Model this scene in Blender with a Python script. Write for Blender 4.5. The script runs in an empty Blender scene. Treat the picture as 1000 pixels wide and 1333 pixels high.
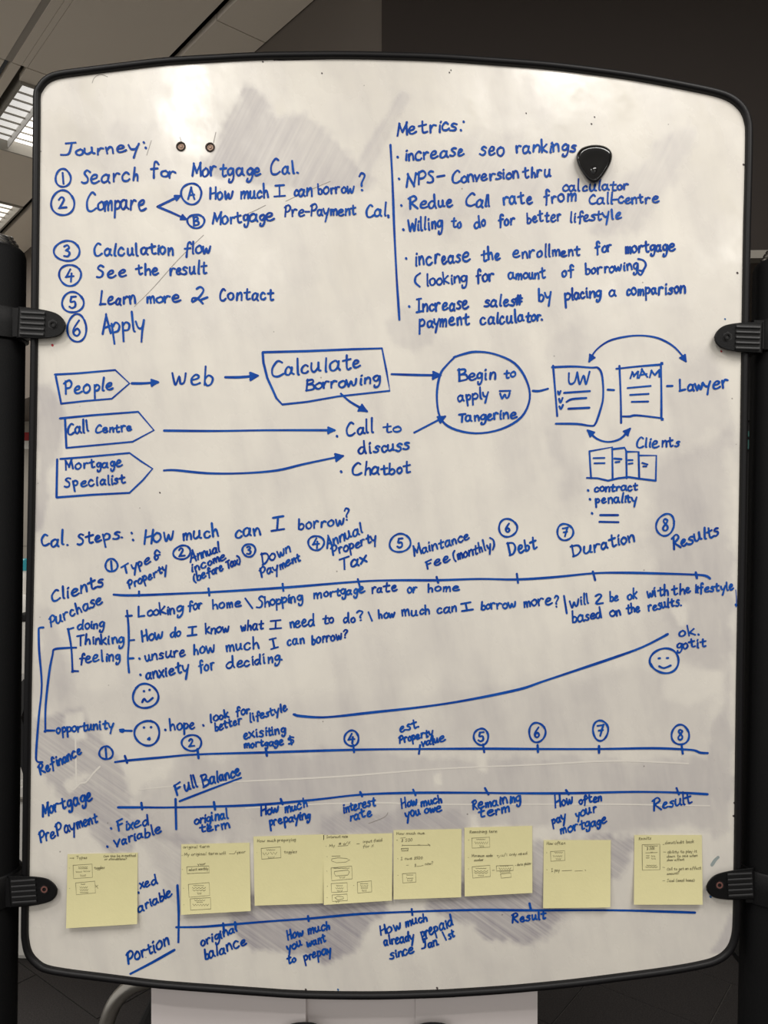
import bpy, bmesh, math, random
import numpy as np
from mathutils import Vector, noise as mnoise

random.seed(7)
SC = bpy.context.scene
COL = SC.collection
CZ = 1.4                      # camera height; 1 photo pixel = 1 mm on the board plane y = 0, camera 1 m in front of it

# ------------------------------------------------------------------ camera, world, lights, exposure
cd = bpy.data.cameras.new('camera'); cam = bpy.data.objects.new('camera', cd); COL.objects.link(cam)
cam.location = (0, -1.0, CZ); cam.rotation_euler = (math.radians(90), 0, 0)
cd.sensor_fit = 'VERTICAL'; cd.sensor_height = 36.0; cd.lens = 36.0 * 1000 / 1333; cd.clip_start = 0.02
SC.camera = cam
w = bpy.data.worlds.new('world'); SC.world = w; w.use_nodes = True
w.node_tree.nodes['Background'].inputs[0].default_value = (1, .97, .93, 1)
w.node_tree.nodes['Background'].inputs[1].default_value = 0.45
SC.view_settings.view_transform = 'Standard'; SC.view_settings.look = 'None'
SC.view_settings.gamma = 1; SC.view_settings.use_curve_mapping = False
SC.view_settings.exposure = 0.53

def area(name, loc, sx, sy, power, col=(1, .97, .93), rot=(0, 0, 0)):
    l = bpy.data.lights.new(name, 'AREA'); l.shape = 'RECTANGLE'; l.size = sx; l.size_y = sy
    l.energy = power; l.color = col
    o = bpy.data.objects.new(name, l); COL.objects.link(o); o.location = loc; o.rotation_euler = rot
    return o
UA = math.atan2(.65, .76)     # direction of the ceiling fixtures
LAMPS = [  # x, y, length, width, watts
    (0.75, -1.00, 1.1, .28, 17), (-1.05, -0.95, 1.0, .28, 9), (-0.60, -1.52, .15, .09, 9),
    (-0.9, -3.1, 1.1, .28, 12), (1.5, -3.0, 1.1, .28, 12), (-2.55, 2.2, 1.0, .28, 22)]  # last entry is an added unseen lamp that brightens the back left
for (x, y, L, W_, p) in LAMPS:
    area('lamp_light', (x, y, 2.715), L, W_, p, rot=(0, 0, UA))

# ------------------------------------------------------------------ helpers
def lin(r, g, b):
    f = lambda c: (c / 255 / 12.92) if c / 255 <= .04045 else ((c / 255 + .055) / 1.055) ** 2.4
    return (f(r), f(g), f(b), 1)

def mat(name, col, rough=.5, metal=0, noise=None, bump=0, bscale=200, emit=None, spec=.5, coat=0):
    m = bpy.data.materials.new(name); m.use_nodes = True
    nt = m.node_tree; b = nt.nodes['Principled BSDF']
    b.inputs['Base Color'].default_value = col; b.inputs['Roughness'].default_value = rough
    b.inputs['Metallic'].default_value = metal; b.inputs['Specular IOR Level'].default_value = spec
    b.inputs['Coat Weight'].default_value = coat
    tc = nt.nodes.new('ShaderNodeTexCoord')
    if noise:
        sc, amt = noise
        n = nt.nodes.new('ShaderNodeTexNoise'); n.inputs['Scale'].default_value = sc; n.inputs['Detail'].default_value = 4
        mx = nt.nodes.new('ShaderNodeMix'); mx.data_type = 'RGBA'
        mx.inputs[6].default_value = tuple(c * (1 - amt) for c in col[:3]) + (1,)
        mx.inputs[7].default_value = tuple(min(1, c * (1 + amt)) for c in col[:3]) + (1,)
        nt.links.new(tc.outputs['Object'], n.inputs['Vector']); nt.links.new(n.outputs['Fac'], mx.inputs[0])
        nt.links.new(mx.outputs[2], b.inputs['Base Color'])
    if bump:
        n2 = nt.nodes.new('ShaderNodeTexNoise'); n2.inputs['Scale'].default_value = bscale; n2.inputs['Detail'].default_value = 3
        bp = nt.nodes.new('ShaderNodeBump'); bp.inputs['Strength'].default_value = bump; bp.inputs['Distance'].default_value = .001
        nt.links.new(tc.outputs['Object'], n2.inputs['Vector']); nt.links.new(n2.outputs['Fac'], bp.inputs['Height'])
        nt.links.new(bp.outputs[0], b.inputs['Normal'])
    if emit:
        b.inputs['Emission Color'].default_value = emit[0]; b.inputs['Emission Strength'].default_value = emit[1]
    return m

def mkobj(name, verts, faces, material, parent=None, smooth=False):
    me = bpy.data.meshes.new(name); me.from_pydata([tuple(v) for v in verts], [], faces); me.update()
    if material: me.materials.append(material)
    if smooth: me.polygons.foreach_set('use_smooth', [True] * len(me.polygons)); me.set_sharp_from_angle(angle=math.radians(38))
    o = bpy.data.objects.new(name, me); COL.objects.link(o)
    if parent: o.parent = parent
    return o

def empty(name, loc=(0, 0, 0)):
    o = bpy.data.objects.new(name, None); COL.objects.link(o); o.location = loc; o.empty_display_size = .05
    return o

def tag(o, label=None, cat=None, group=None, kind=None):
    if label: o['label'] = label
    if cat: o['category'] = cat
    if group: o['group'] = group
    if kind: o['kind'] = kind
    return o

def under(o, parent):                       # parent, keeping world coordinates baked in the mesh
    o.parent = parent; o.location = -parent.location if parent.type == 'EMPTY' else (0, 0, 0)
    return o

def W(px, py, y=0.0):                        # photo pixel at depth y -> world point
    d = 1 + y
    return Vector(((px - 500) / 1000 * d, y, CZ - (py - 666.5) / 1000 * d))

def box(x0, x1, y0, y1, z0, z1):
    v = [(x, y, z) for x in (x0, x1) for y in (y0, y1) for z in (z0, z1)]
    f = [(0, 1, 3, 2), (4, 6, 7, 5), (0, 4, 5, 1), (2, 3, 7, 6), (0, 2, 6, 4), (1, 5, 7, 3)]
    return v, f

def bevel_obj(o, w=.003, seg=2):
    m = o.modifiers.new('bevel', 'BEVEL'); m.width = w; m.segments = seg; m.limit_method = 'ANGLE'
    return o

def prism(pts, z0, z1):
    n = len(pts)
    v = [(p[0], p[1], z0) for p in pts] + [(p[0], p[1], z1) for p in pts]
    f = [tuple(range(n - 1, -1, -1)), tuple(range(n, 2 * n))] + [(i, (i + 1) % n, n + (i + 1) % n, n + i) for i in range(n)]
    return v, f

def rot2(pts, a, c=(0, 0)):
    ca, sa = math.cos(a), math.sin(a)
    return [(c[0] + x * ca - y * sa, c[1] + x * sa + y * ca) for x, y in pts]

def smoothpath(pts, sub=5, closed=False):
    P = [np.array(p, float) for p in pts]; n = len(P)
    if n < 3 and not closed: return P
    out = []
    for i in range(n if closed else n - 1):
        if closed: a, b, c, d = P[(i - 1) % n], P[i], P[(i + 1) % n], P[(i + 2) % n]
        else: a, b, c, d = P[max(i - 1, 0)], P[i], P[i + 1], P[min(i + 2, n - 1)]
        for k in range(sub):
            t = k / sub
            out.append(.5 * (2 * b + (c - a) * t + (2 * a - 5 * b + 4 * c - d) * t * t + (3 * b - a - 3 * c + d) * t ** 3))
    if not closed: out.append(P[-1])
    return out

def tube(pts, r, seg=12, cap=True):
    P = [Vector(p) for p in pts]; V = []; F = []
    t0 = (P[1] - P[0]).normalized(); up = Vector((0, 0, 1)) if abs(t0.z) < .9 else Vector((1, 0, 0))
    nrm = (up - t0 * up.dot(t0)).normalized()
    for i, p in enumerate(P):
        t = (P[min(i + 1, len(P) - 1)] - P[max(i - 1, 0)]).normalized()
        nrm = (nrm - t * nrm.dot(t)).normalized(); bn = t.cross(nrm)
        rr = r[i] if isinstance(r, (list, tuple)) else r
        for k in range(seg):
            a = 2 * math.pi * k / seg; V.append(p + (nrm * math.cos(a) + bn * math.sin(a)) * rr)
    for i in range(len(P) - 1):
        for k in range(seg):
            a, b = i * seg + k, i * seg + (k + 1) % seg
            F.append((a, b, b + seg, a + seg))
    if cap:
        F.append(tuple(range(seg - 1, -1, -1))); F.append(tuple(range((len(P) - 1) * seg, len(P) * seg)))
    return V, F

def lathe(cx, cy, prof, seg=24, lean=0):     # prof: (r, z); lean: x shift per metre
    V = []; F = []
    z0 = prof[0][1]
    for r, z in prof:
        for k in range(seg):
            a = 2 * math.pi * k / seg
            V.append((cx + (z - z0) * lean + r * math.cos(a), cy + r * math.sin(a), z))
    for i in range(len(prof) - 1):
        for k in range(seg):
            a, b = i * seg + k, i * seg + (k + 1) % seg
            F.append((a, b, b + seg, a + seg))
    F.append(tuple(range(seg - 1, -1, -1))); F.append(tuple(range((len(prof) - 1) * seg, len(prof) * seg)))
    return V, F

# ------------------------------------------------------------------ materials
M = {}
M['ceiling'] = mat('ceiling_paint', lin(225, 215, 200), .85, noise=(3, .05), bump=.15, bscale=300)
M['groove'] = mat('ceiling_groove_grey', lin(165, 158, 148), .8, noise=(5, .05))
M['dark'] = mat('slot_black', lin(22, 20, 18), .7, noise=(20, .1))
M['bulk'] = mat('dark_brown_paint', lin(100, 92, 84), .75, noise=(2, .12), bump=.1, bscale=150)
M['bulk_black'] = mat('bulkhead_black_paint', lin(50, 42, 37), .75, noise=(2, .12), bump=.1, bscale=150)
M['wall'] = mat('grey_wall_paint', lin(168, 162, 152), .85, noise=(4, .04), bump=.1, bscale=200)
M['trimlight'] = mat('grey_metal_trim', lin(150, 145, 135), .5, noise=(15, .05))
M['carpet'] = mat('charcoal_carpet', lin(70, 67, 66), .95, noise=(260, .55), bump=1, bscale=500, spec=.1)
M['carpet_gap'] = mat('carpet_seam', lin(108, 104, 100), .95, noise=(60, .2))
M['black'] = mat('matte_black_metal', lin(8, 8, 9), .7, spec=.2, noise=(60, .15), bump=.25, bscale=700)
M['frame'] = mat('black_frame_plastic', lin(9, 8, 10), .45, spec=.3, noise=(40, .2), bump=.1, bscale=300)
M['clamp'] = mat('black_clamp_plastic', lin(10, 10, 11), .5, spec=.25, noise=(80, .15), bump=.3, bscale=900)
M['rib'] = mat('grey_rib_plastic', lin(52, 52, 53), .5, noise=(80, .15))  # ribs in a lighter grey than the clamp body
M['chrome'] = mat('chrome', lin(200, 200, 200), .2, metal=1, noise=(30, .05))
M['steel'] = mat('brushed_steel', lin(176, 172, 164), .33, metal=.85, noise=(40, .08))
M['bolt'] = mat('brown_steel_bolt', lin(112, 92, 80), .4, metal=.8, noise=(400, .4))
M['pinkbolt'] = mat('reddish_bolt_ring', lin(150, 104, 96), .4, metal=.5, noise=(300, .2))
M['paper'] = mat('white_paper', lin(222, 214, 212), .8, noise=(6, .03), bump=.2, bscale=20)
M['white'] = mat('white_laminate', lin(225, 222, 216), .4, noise=(8, .02))
M['yellow'] = mat('pale_yellow_note_paper', lin(226, 219, 168), .75, noise=(60, .03), bump=.15, bscale=250, spec=.2)
M['pen'] = mat('grey_fineliner_ink', lin(112, 107, 80), .7, noise=(200, .2))
M['gloss'] = mat('glossy_black_plastic', lin(12, 12, 13), .14, noise=(30, .1), spec=.45)
M['teal'] = mat('teal_plastic', lin(30, 150, 165), .35, noise=(30, .1))
M['tealdark'] = mat('dark_teal_card', lin(60, 110, 106), .6, noise=(30, .1))
M['red'] = mat('dark_red_print', lin(160, 30, 34), .6, noise=(30, .1))
M['rack'] = mat('rack_black', lin(14, 14, 15), .5, noise=(20, .1))
M['reflection_plate'] = mat('blue_grey_reflection', lin(120, 122, 150), .5, noise=(30, .1))  # colour stands in for small reflections in the dark window
M['fabric'] = mat('black_upholstery', lin(24, 24, 25), .9, noise=(300, .3), bump=.5, bscale=600)
M['glass'] = mat('night_window_glass', lin(10, 11, 13), .06, noise=(3, .1))
M['lampface'] = mat('lamp_diffuser', lin(255, 250, 240), .4, noise=(5, .01), emit=((1, .97, .93, 1), 1.5))
M['lampside'] = mat('lamp_side_glow', lin(235, 232, 226), .4, noise=(5, .03), emit=((1, .98, .95, 1), .42))  # lit look of the side reflector, put in as emission
M['lampglow'] = mat('lamp_diffuser_dim', lin(250, 245, 235), .4, noise=(5, .01), emit=((1, .95, .88, 1), .8))
M['reflector'] = mat('lamp_reflector', lin(225, 223, 218), .5, noise=(10, .05))
M['clean'] = mat('clean_enamel_mark', lin(226, 221, 212), .25, noise=(30, .02))
M['smear'] = mat('faded_grey_blue_ink', lin(150, 160, 158), .5, noise=(60, .2))
M['scratch'] = mat('grey_scratch', lin(150, 144, 138), .5, noise=(60, .2))
M['speck'] = mat('dark_speck', lin(60, 50, 50), .6, noise=(60, .3))
M['speckblue'] = mat('blue_speck', lin(40, 95, 150), .6, noise=(60, .3))
M['speckred'] = mat('red_speck', lin(180, 50, 60), .6, noise=(60, .3))

def ink_mat():
    m = mat('blue_marker_ink', lin(18, 72, 168), .5, spec=.15); nt = m.node_tree; b = nt.nodes['Principled BSDF']
    tc = nt.nodes.new('ShaderNodeTexCoord'); n = nt.nodes.new('ShaderNodeTexNoise')
    n.inputs['Scale'].default_value = 22; n.inputs['Detail'].default_value = 8; n.inputs['Roughness'].default_value = .75
    r = nt.nodes.new('ShaderNodeValToRGB'); r.color_ramp.elements[0].position = .3; r.color_ramp.elements[1].position = .72
    r.color_ramp.elements[0].color = lin(0, 44, 138); r.color_ramp.elements[1].color = lin(22, 92, 182)
    nt.links.new(tc.outputs['Object'], n.inputs['Vector']); nt.links.new(n.outputs['Fac'], r.inputs[0])
    nt.links.new(r.outputs[0], b.inputs['Base Color'])
    return m
M['ink'] = ink_mat()

def board_mat():
    m = bpy.data.materials.new('whiteboard_enamel'); m.use_nodes = True; nt = m.node_tree; b = nt.nodes['Principled BSDF']
    N = nt.nodes.new; L = nt.links.new
    tc = N('ShaderNodeTexCoord')
    def streak(angle, sx, sy, lo, hi):
        mp0 = N('ShaderNodeMapping'); mp0.inputs['Rotation'].default_value = (0, math.radians(angle), 0)
        mp = N('ShaderNodeMapping'); mp.inputs['Scale'].default_value = (sx, 1, sy)
        n = N('ShaderNodeTexNoise'); n.inputs['Scale'].default_value = 1; n.inputs['Detail'].default_value = 5
        n.inputs['Roughness'].default_value = .6
        mr = N('ShaderNodeMapRange'); mr.inputs[1].default_value = lo; mr.inputs[2].default_value = hi
        L(tc.outputs['Object'], mp0.inputs[0]); L(mp0.outputs[0], mp.inputs[0]); L(mp.outputs[0], n.inputs['Vector']); L(n.outputs['Fac'], mr.inputs[0])
        return mr.outputs[0]
    def attr(nm):
        a = N('ShaderNodeAttribute'); a.attribute_name = nm; return a.outputs['Fac']
    def mul(a, c):
        x = N('ShaderNodeMath'); x.operation = 'MULTIPLY'
        for i, v in enumerate((a, c)):
            if isinstance(v, (int, float)): x.inputs[i].default_value = v
            else: L(v, x.inputs[i])
        return x.outputs[0]
    def add(a, c):
        x = N('ShaderNodeMath'); x.operation = 'ADD'; L(a, x.inputs[0])
        if isinstance(c, (int, float)): x.inputs[1].default_value = c
        else: L(c, x.inputs[1])
        return x.outputs[0]
    sA = mul(attr('rub_steep'), add(mul(streak(-27, 120, 5, .35, .65), .4), .5))
    sB = mul(attr('rub_diagonal'), add(mul(streak(55, 250, 5, .33, .67), .5), .42))
    sC = mul(attr('rub_vertical'), add(mul(streak(4, 34, 5, .3, .7), .35), .6))
    blotch = add(mul(streak(0, 7, 7, .40, .72), .2), mul(streak(12, 22, 5, .46, .75), .2))
    tot = add(add(add(sA, sB), sC), blotch)
    mx = N('ShaderNodeMix'); mx.data_type = 'RGBA'; mx.inputs[6].default_value = lin(230, 225, 214); mx.inputs[7].default_value = lin(150, 144, 152)
    L(tot, mx.inputs[0])
    # tiny dark specks of worn enamel
    v = N('ShaderNodeTexVoronoi'); v.inputs['Scale'].default_value = 26; v.inputs['Randomness'].default_value = 1
    sp = N('ShaderNodeMapRange'); sp.inputs[1].default_value = .035; sp.inputs[2].default_value = .02; sp.inputs[3].default_value = 0; sp.inputs[4].default_value = .6
    mapx = N('ShaderNodeMapping'); L(tc.outputs['Object'], mapx.inputs[0]); L(mapx.outputs[0], v.inputs['Vector']); L(v.outputs['Distance'], sp.inputs[0])
    v.voronoi_dimensions = '3D'
    mx2 = N('ShaderNodeMix'); mx2.data_type = 'RGBA'; mx2.inputs[7].default_value = lin(90, 80, 75)
    L(sp.outputs[0], mx2.inputs[0]); L(mx.outputs[2], mx2.inputs[6])
    L(mx2.outputs[2], b.inputs['Base Color'])
    rr = N('ShaderNodeMapRange'); rr.inputs[3].default_value = .09; rr.inputs[4].default_value = .45
    L(add(tot, streak(35, 14, 8, .3, .8)), rr.inputs[0]); L(rr.outputs[0], b.inputs['Roughness'])
    b.inputs['Specular IOR Level'].default_value = .5
    n3 = N('ShaderNodeTexNoise'); n3.inputs['Scale'].default_value = 14; n3.inputs['Detail'].default_value = 3
    bp = N('ShaderNodeBump'); bp.inputs['Strength'].default_value = .35; bp.inputs['Distance'].default_value = .002
    L(tc.outputs['Object'], n3.inputs['Vector']); L(n3.outputs['Fac'], bp.inputs['Height']); L(bp.outputs[0], b.inputs['Normal'])
    return m
M['board'] = board_mat()

# ------------------------------------------------------------------ the room
XL, XR, YF, YB, ZC = -3.4, 3.0, -4.0, 4.0, 2.75
def struct(name, vf, m):
    o = mkobj(name, vf[0], vf[1], m); o['kind'] = 'structure'; return o
floor = struct('floor', box(XL - .1, XR + .1, YF - .1, YB + .1, -.06, -.004), M['carpet_gap'])
struct('wall_left', box(XL - .1, XL, 1.5, YB + .1, -.004, 2.95), M['wall'])
struct('wall_right', box(XR, XR + .1, YF - .1, YB + .1, -.004, 2.95), M['wall'])
struct('wall_back', box(XL, XR, YB, YB + .1, -.004, 2.95), M['wall'])
ceiling = struct('ceiling', box(XL - .1, XR + .1, YF - .1, YB + .1, 2.86, 2.95), M['dark'])

# carpet planks, laid at an angle to the board
def clip(poly, x0, x1, y0, y1):
    for ax, lim, sg in ((0, x0, 1), (0, x1, -1), (1, y0, 1), (1, y1, -1)):
        out = []
        for i in range(len(poly)):
            a, b = poly[i], poly[(i + 1) % len(poly)]
            ia, ib = (a[ax] - lim) * sg >= 0, (b[ax] - lim) * sg >= 0
            if ia: out.append(a)
            if ia != ib:
                t = (lim - a[ax]) / (b[ax] - a[ax]); out.append((a[0] + t * (b[0] - a[0]), a[1] + t * (b[1] - a[1])))
        poly = out
        if not poly: return None
    return poly
pl_mesh = None
pa = math.radians(-38)
for j in range(-14, 26):
    for i in range(-6, 8):
        cx0, cy0 = i * 1.0 + (j % 3) * .33, j * .25
        c = rot2([(cx0, cy0)], pa, (.1, .9))[0]
        cn = rot2([(-.4975, -.1235), (.4975, -.1235), (.4975, .1235), (-.4975, .1235)], pa, c)
        p = clip(cn, XL, XR, .1, YB)
        if not p or len(p) < 3: continue
        if all(XL < q[0] < XR and .1 < q[1] < YB for q in cn):
            if pl_mesh is None:
                o = mkobj('carpet_plank', *box(-.4975, .4975, -.1235, .1235, -.004, 0), M['carpet'], floor); pl_mesh = o.data
            else:
                o = bpy.data.objects.new('carpet_plank', pl_mesh); COL.objects.link(o); o.parent = floor
            o.location = (c[0], c[1], random.uniform(0, .0006)); o.rotation_euler = (0, 0, pa)
        else:
            mkobj('carpet_plank', *prism(p, -.004, 0), M['carpet'], floor)
# the plain carpet in front of the board
ob = struct('trim_1', box(XL, XR, YF, .098, -.004, 0), M['carpet'])

# ceiling panels between the dark slots; s runs across, t along the slots
def ST(s, t, z=0): return (s * .76 - t * .65, s * .65 + t * .76 - 1)
cols = [(-5, -2.2), (-2.19, -1.0), (-.99, -.0), (.004, .63), (.65, .676)]
def cpanel(s0, s1, t0, t1, z=2.75):
    p = clip([ST(s0, t0), ST(s1, t0), ST(s1, t1), ST(s0, t1)], XL, XR, YF, YB)
    if not p or len(p) < 3: return
    v, f = prism(p, z, z + .02); o = mkobj('ceiling_panel', v, f, M['ceiling'], ceiling)
for s0, s1 in cols:
    cpanel(s0, s1, -5, 1.0); cpanel(s0, s1, 1.004, 2.478); cpanel(s0, s1, 2.484, 6.5)
cpanel(.677, .693, -5, 2.478)
F1 = (.706, .985, 2.574, 3.077); F2 = (.706, .985, 3.625, 4.2)
for t0, t1 in ((-5, 1.6), (1.604, 2.478), (2.484, 2.566), (3.085, 3.617), (4.208, 6.5)):
    cpanel(.694, .996, t0, t1)
cpanel(1.022, 1.176, -5, 1.9); cpanel(1.022, 1.176, 1.904, 6.5)
g_ = clip([ST(.63, -5), ST(.65, -5), ST(.65, 2.48), ST(.63, 2.48)], XL, XR, YF, YB)
mkobj('ceiling_groove', *prism(g_, 2.751, 2.765), M['groove'], ceiling)
# large plain ceiling over the part behind the camera to the right
pr = clip([ST(1.18, -5), ST(6, -5), ST(6, 1.38), ST(1.18, 1.38)], XL, XR, YF, .78)
mkobj('ceiling_panel', *prism(pr, 2.75, 2.77), M['ceiling'], ceiling)

# bulkhead dropping from the ceiling: brown face to the left of the corner, blacker face to the right
K = (-.0055, .822); t_end = (5 - .65 * 1.18) / .76; far = ST(1.18, t_end)
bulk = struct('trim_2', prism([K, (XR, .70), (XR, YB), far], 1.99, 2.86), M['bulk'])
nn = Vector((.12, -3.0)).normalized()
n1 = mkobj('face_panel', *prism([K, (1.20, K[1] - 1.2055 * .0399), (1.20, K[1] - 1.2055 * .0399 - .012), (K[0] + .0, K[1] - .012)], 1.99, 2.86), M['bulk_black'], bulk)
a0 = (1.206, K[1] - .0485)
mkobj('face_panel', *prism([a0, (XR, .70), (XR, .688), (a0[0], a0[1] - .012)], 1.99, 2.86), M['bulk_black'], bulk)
mkobj('edge_strip', *prism([(.70, .78), (2.4, .71), (2.4, .68), (.70, .745)], 1.975, 1.993), M['trimlight'], bulk)

# dark window on the back wall, right half
win = struct('window_1', box(-.2, 2.9, YB - .03, YB - .002, .85, 1.97), M['glass'])
for x in (-.2, .82, 1.84, 2.86):
    mkobj('window_frame', *box(x, x + .05, YB - .06, YB - .03, .85, 1.97), M['rack'], win)

# ------------------------------------------------------------------ ceiling lights
def troffer(rect, label, bright=True):
    s0, s1, t0, t1 = rect
    c = ST((s0 + s1) / 2, (t0 + t1) / 2)
    root = empty('ceiling_light', (c[0], c[1], 2.75)); tag(root, label, 'ceiling light', 'louvred ceiling lights')
    def R(a0, a1, b0, b1, z0, z1, nm, m):
        v, f = prism([ST(a0, b0), ST(a1, b0), ST(a1, b1), ST(a0, b1)], z0, z1)
        return under(mkobj(nm, v, f, m), root)
    e = .008
    for q in ((s0 - e, s0, t0 - e, t1 + e), (s1, s1 + e, t0 - e, t1 + e)): R(*q, 2.742, 2.82, 'trim_bar', M['trimlight'])
    for q in ((s0, s1, t0 - e, t0), (s0, s1, t1, t1 + e)): R(*q, 2.742, 2.82, 'trim_bar', M['trimlight'])
    R(s0 + .087, s1, t0, t1, 2.785, 2.80, 'diffuser', M['lampface'] if bright else M['lampglow'])
    R(s0, s0 + .085, t0, t1, 2.780, 2.80, 'glowing_side_reflector', M['lampside'])  # side reflector strip, its reflected light imitated by a dim glow
    R(s0 + .085, s0 + .089, t0, t1, 2.752, 2.784, 'divider', M['reflector'])
    n = 9
    for i in range(1, n):
        t = t0 + (t1 - t0) * i / n
        R(s0, s1, t - .0015, t + .0015, 2.771, 2.777, 'louvre_blade', M['trimlight'])
    return root
troffer(F1, 'bright louvred ceiling light beside the upper left corner of the whiteboard')
troffer(F2, 'dimmer louvred ceiling light farther back above the left black post', False)
for i, (x, y, L_, W_, p) in enumerate(LAMPS):
    root = empty('ceiling_light', (x, y, 2.75))
    tag(root, ['surface mounted ceiling light above and right of the board', 'surface mounted ceiling light above and left of the board',
               'small ceiling spotlight panel in front of the board', 'ceiling light behind the viewer on the left',
               'ceiling light behind the viewer on the right', 'added unseen light brightening the far left of the room'][i], 'ceiling light', 'lamps out of view that light the board')
    v, f = prism(rot2([(-L_ / 2 - .02, -W_ / 2 - .02), (L_ / 2 + .02, -W_ / 2 - .02), (L_ / 2 + .02, W_ / 2 + .02), (-L_ / 2 - .02, W_ / 2 + .02)], UA, (x, y)), 2.72, 2.75)
    under(mkobj('housing', v, f, M['white']), root)

# ------------------------------------------------------------------ single-stroke handwriting
G = {
 'a': "8 8 5 10 1 7 1 2 4 0 8 3 9 9;9 9 8.5 3 11 0", 'b': "1 18 1.5 0;1.5 6 5 9 9 6 8 1 4 -.5 1.5 2", 'c': "8 8 5 10 1 6 2 1 6 0 9 2",
 'd': "8 8 4 9 0 5 2 0 6 1 9 6;8.6 18 9 5 10.5 0", 'e': "1 4.6 7 6 8 9 4.5 10 1 6 2 1 6 0 10.5 2", 'f': "10 15 8 18 5 16 5 5 4.5 -3;1 8.5 9.5 9.5",
 'g': "8 8 5 10 1 7 2 2.5 6 2.5 8.6 8;8.6 9 8.6 -1 6 -7 2 -7 2 -4", 'h': "1 18 1.5 0;1.5 5 5 9 7.5 7 8.5 0",
 'i': "2 9 2 1 3 0;2 12.6 2.6 13.8", 'j': "4 10 4 -5 1 -7 0 -5;4 13 4.5 14", 'k': "1 18 1.5 0;8.5 11 8.5 11 2 5 2 5 9 0", 'l': "2 18 2 2 3.5 0",
 'm': "1 9.5 1.5 0;1.5 5 4 10 6 8 6.5 0;6.5 5 9.5 10 12 8 12.5 0", 'n': "1 9.5 1.5 0;1.5 5 5 10 8 8 9 0", 'o': "5.5 10 1 7 1.4 2 5 0 9 3 8.4 8 5.5 10",
 'p': "1 10 2.5 -9;1.5 7 5 10 9 7 7.5 2 2.5 1.5", 'q': "8 9 4 10 1 6 4 1 8 5;8 10 8 -8", 'r': "1 9.5 1.5 0;1.5 5 4.5 10 8 9",
 's': "8 9 4.5 10 2 7.4 6.5 4.6 7 1.5 4 0 0 1", 't': "4.5 15 4.5 3 6 0 9.5 1;0 9.4 9 10.6", 'u': "1 10 1 3 4 0 8 4 8.4 10;8.4 10 8.6 2 11 .5",
 'v': "0 10 4 0 4 0 8.5 10", 'w': "0 10 2 1 3.4 0 6.4 7.6 8 .5 11 2 12.6 10", 'x': "0 10 8.6 0;8.4 10 0 0", 'y': "0 10 2 4 6 3 8 6;9.4 10 6.6 0 4.4 -8.6",
 'z': "1 10 8 10 8 10 1 0 1 0 9 0",
 'A': "0 0 5 17 5 17 10.4 0;1.6 6 10 7", 'B': "1 17 1.6 0;0 16 8 16.6 9 12 3 9;3 9 10 8 11 2 1 0", 'C': "11 15 7 17 1.4 10 2 2 7 0 12.4 2.4",
 'D': "1.6 17 2.4 0;0 16 10 14 13 7 8 1 1.4 0", 'F': "2 16 2.4 0;1 16 11 17;2 9 9.4 10", 'H': "1 17 .6 0;9.6 17 9.4 0;.8 7.6 9.6 9.6",
 'I': "1 16.6 9 17.4;5 17 5.4 .4;1 0 10.4 1", 'J': "4 18 14 18.4;10 18 9.8 5 7 1 1 1", 'L': "1.6 17 .8 1 .8 1 9 1.4", 'M': "1 0 2.4 16 2.4 16 7 5 7 5 12.4 17 12.4 17 13.4 0",
 'N': "1 0 1.6 16 1.6 16 9 1 9 1 9.6 18", 'P': "2.4 16.6 2 0;0 14 7 17.6 11 13 8 8 2.2 7.4", 'R': "2.4 16 2 0;0 14 7 17.4 10.4 12.6 3 8 3 8 12 0",
 'S': "10.6 15 6.4 17 3 13.4 8.4 7.4 8 1.4 4 -.4 0 1", 'T': "0 15.6 11.4 17;6 16 6.2 0", 'U': "0 17 1 4 4 0 8 4 9.4 17", 'W': "0 17 3 1 4.4 1 8 12 10.4 1 12.4 1 15.4 17",
 '?': "0 15 3 18.4 7.6 15 3.6 8 3.6 5;3.6 .6 4.1 0", '.': "1 .6 1.6 0", ',': "2 1 .6 -3", ':': "1 1 1.6 .4;1.8 8 2.4 7.4", '-': "0 6 8 6.6", '(': "5 17 1 12 .6 3 4 -3",
 ')': "0 17 5 12 5.4 3 1 -3", '#': "3 15 2.4 0;8 15.4 7.4 0;0 9.6 11 10.4;0 4.6 11 5.4", '$': "9 12 5 14 2 10.6 8 6 7 1 1 1;5 17 5 -2", '&': "2 14 6 17.6 9 14 3 4 3 1 6 0 14 5;6 4 13 0",
 '1': "2 16 3.4 0", '2': "1 13 5 17 9 13 2 1 2 1 13 2", '3': "1 15 6 17 8.6 13 4 9.4 4 9.4 9.4 6 7 .6 1 1", '4': "6 17 0 6 0 6 11 7;8 11 7 -1", '5': "3 16 1.6 9 8 9.6 9 3 4 0 0 2;2.4 16.4 10 17",
 '6': "8 17 2 8 2 2 6 0 9 4 6 8 2.4 5", '7': "0 15.6 9.6 17 9.6 17 4.6 0;2 8 9 9", '8': "8 15 4 17 2 13 8 6 7 1 3 0 1 4 7 12 8 15", '0': "5 17 1 10 3 1 7 1 9.6 9 5 17",
 '/': "0 -2 8 18", '"': "1 17 1 13;4 17 4 13", '%': "1 14 2 13;0 0 9 16;8 3 9 2", '_': "0 0 12 0",
}
GP = {}
for k_, s_ in G.items():
    st = [[float(q) for q in part.split()] for part in s_.split(';')]
    st = [[(a[i], a[i + 1]) for i in range(0, len(a), 2)] for a in st]
    GP[k_] = (st, max(x for p in st for x, y in p) + 2.6)
GP[' '] = ([], 8)

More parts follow.
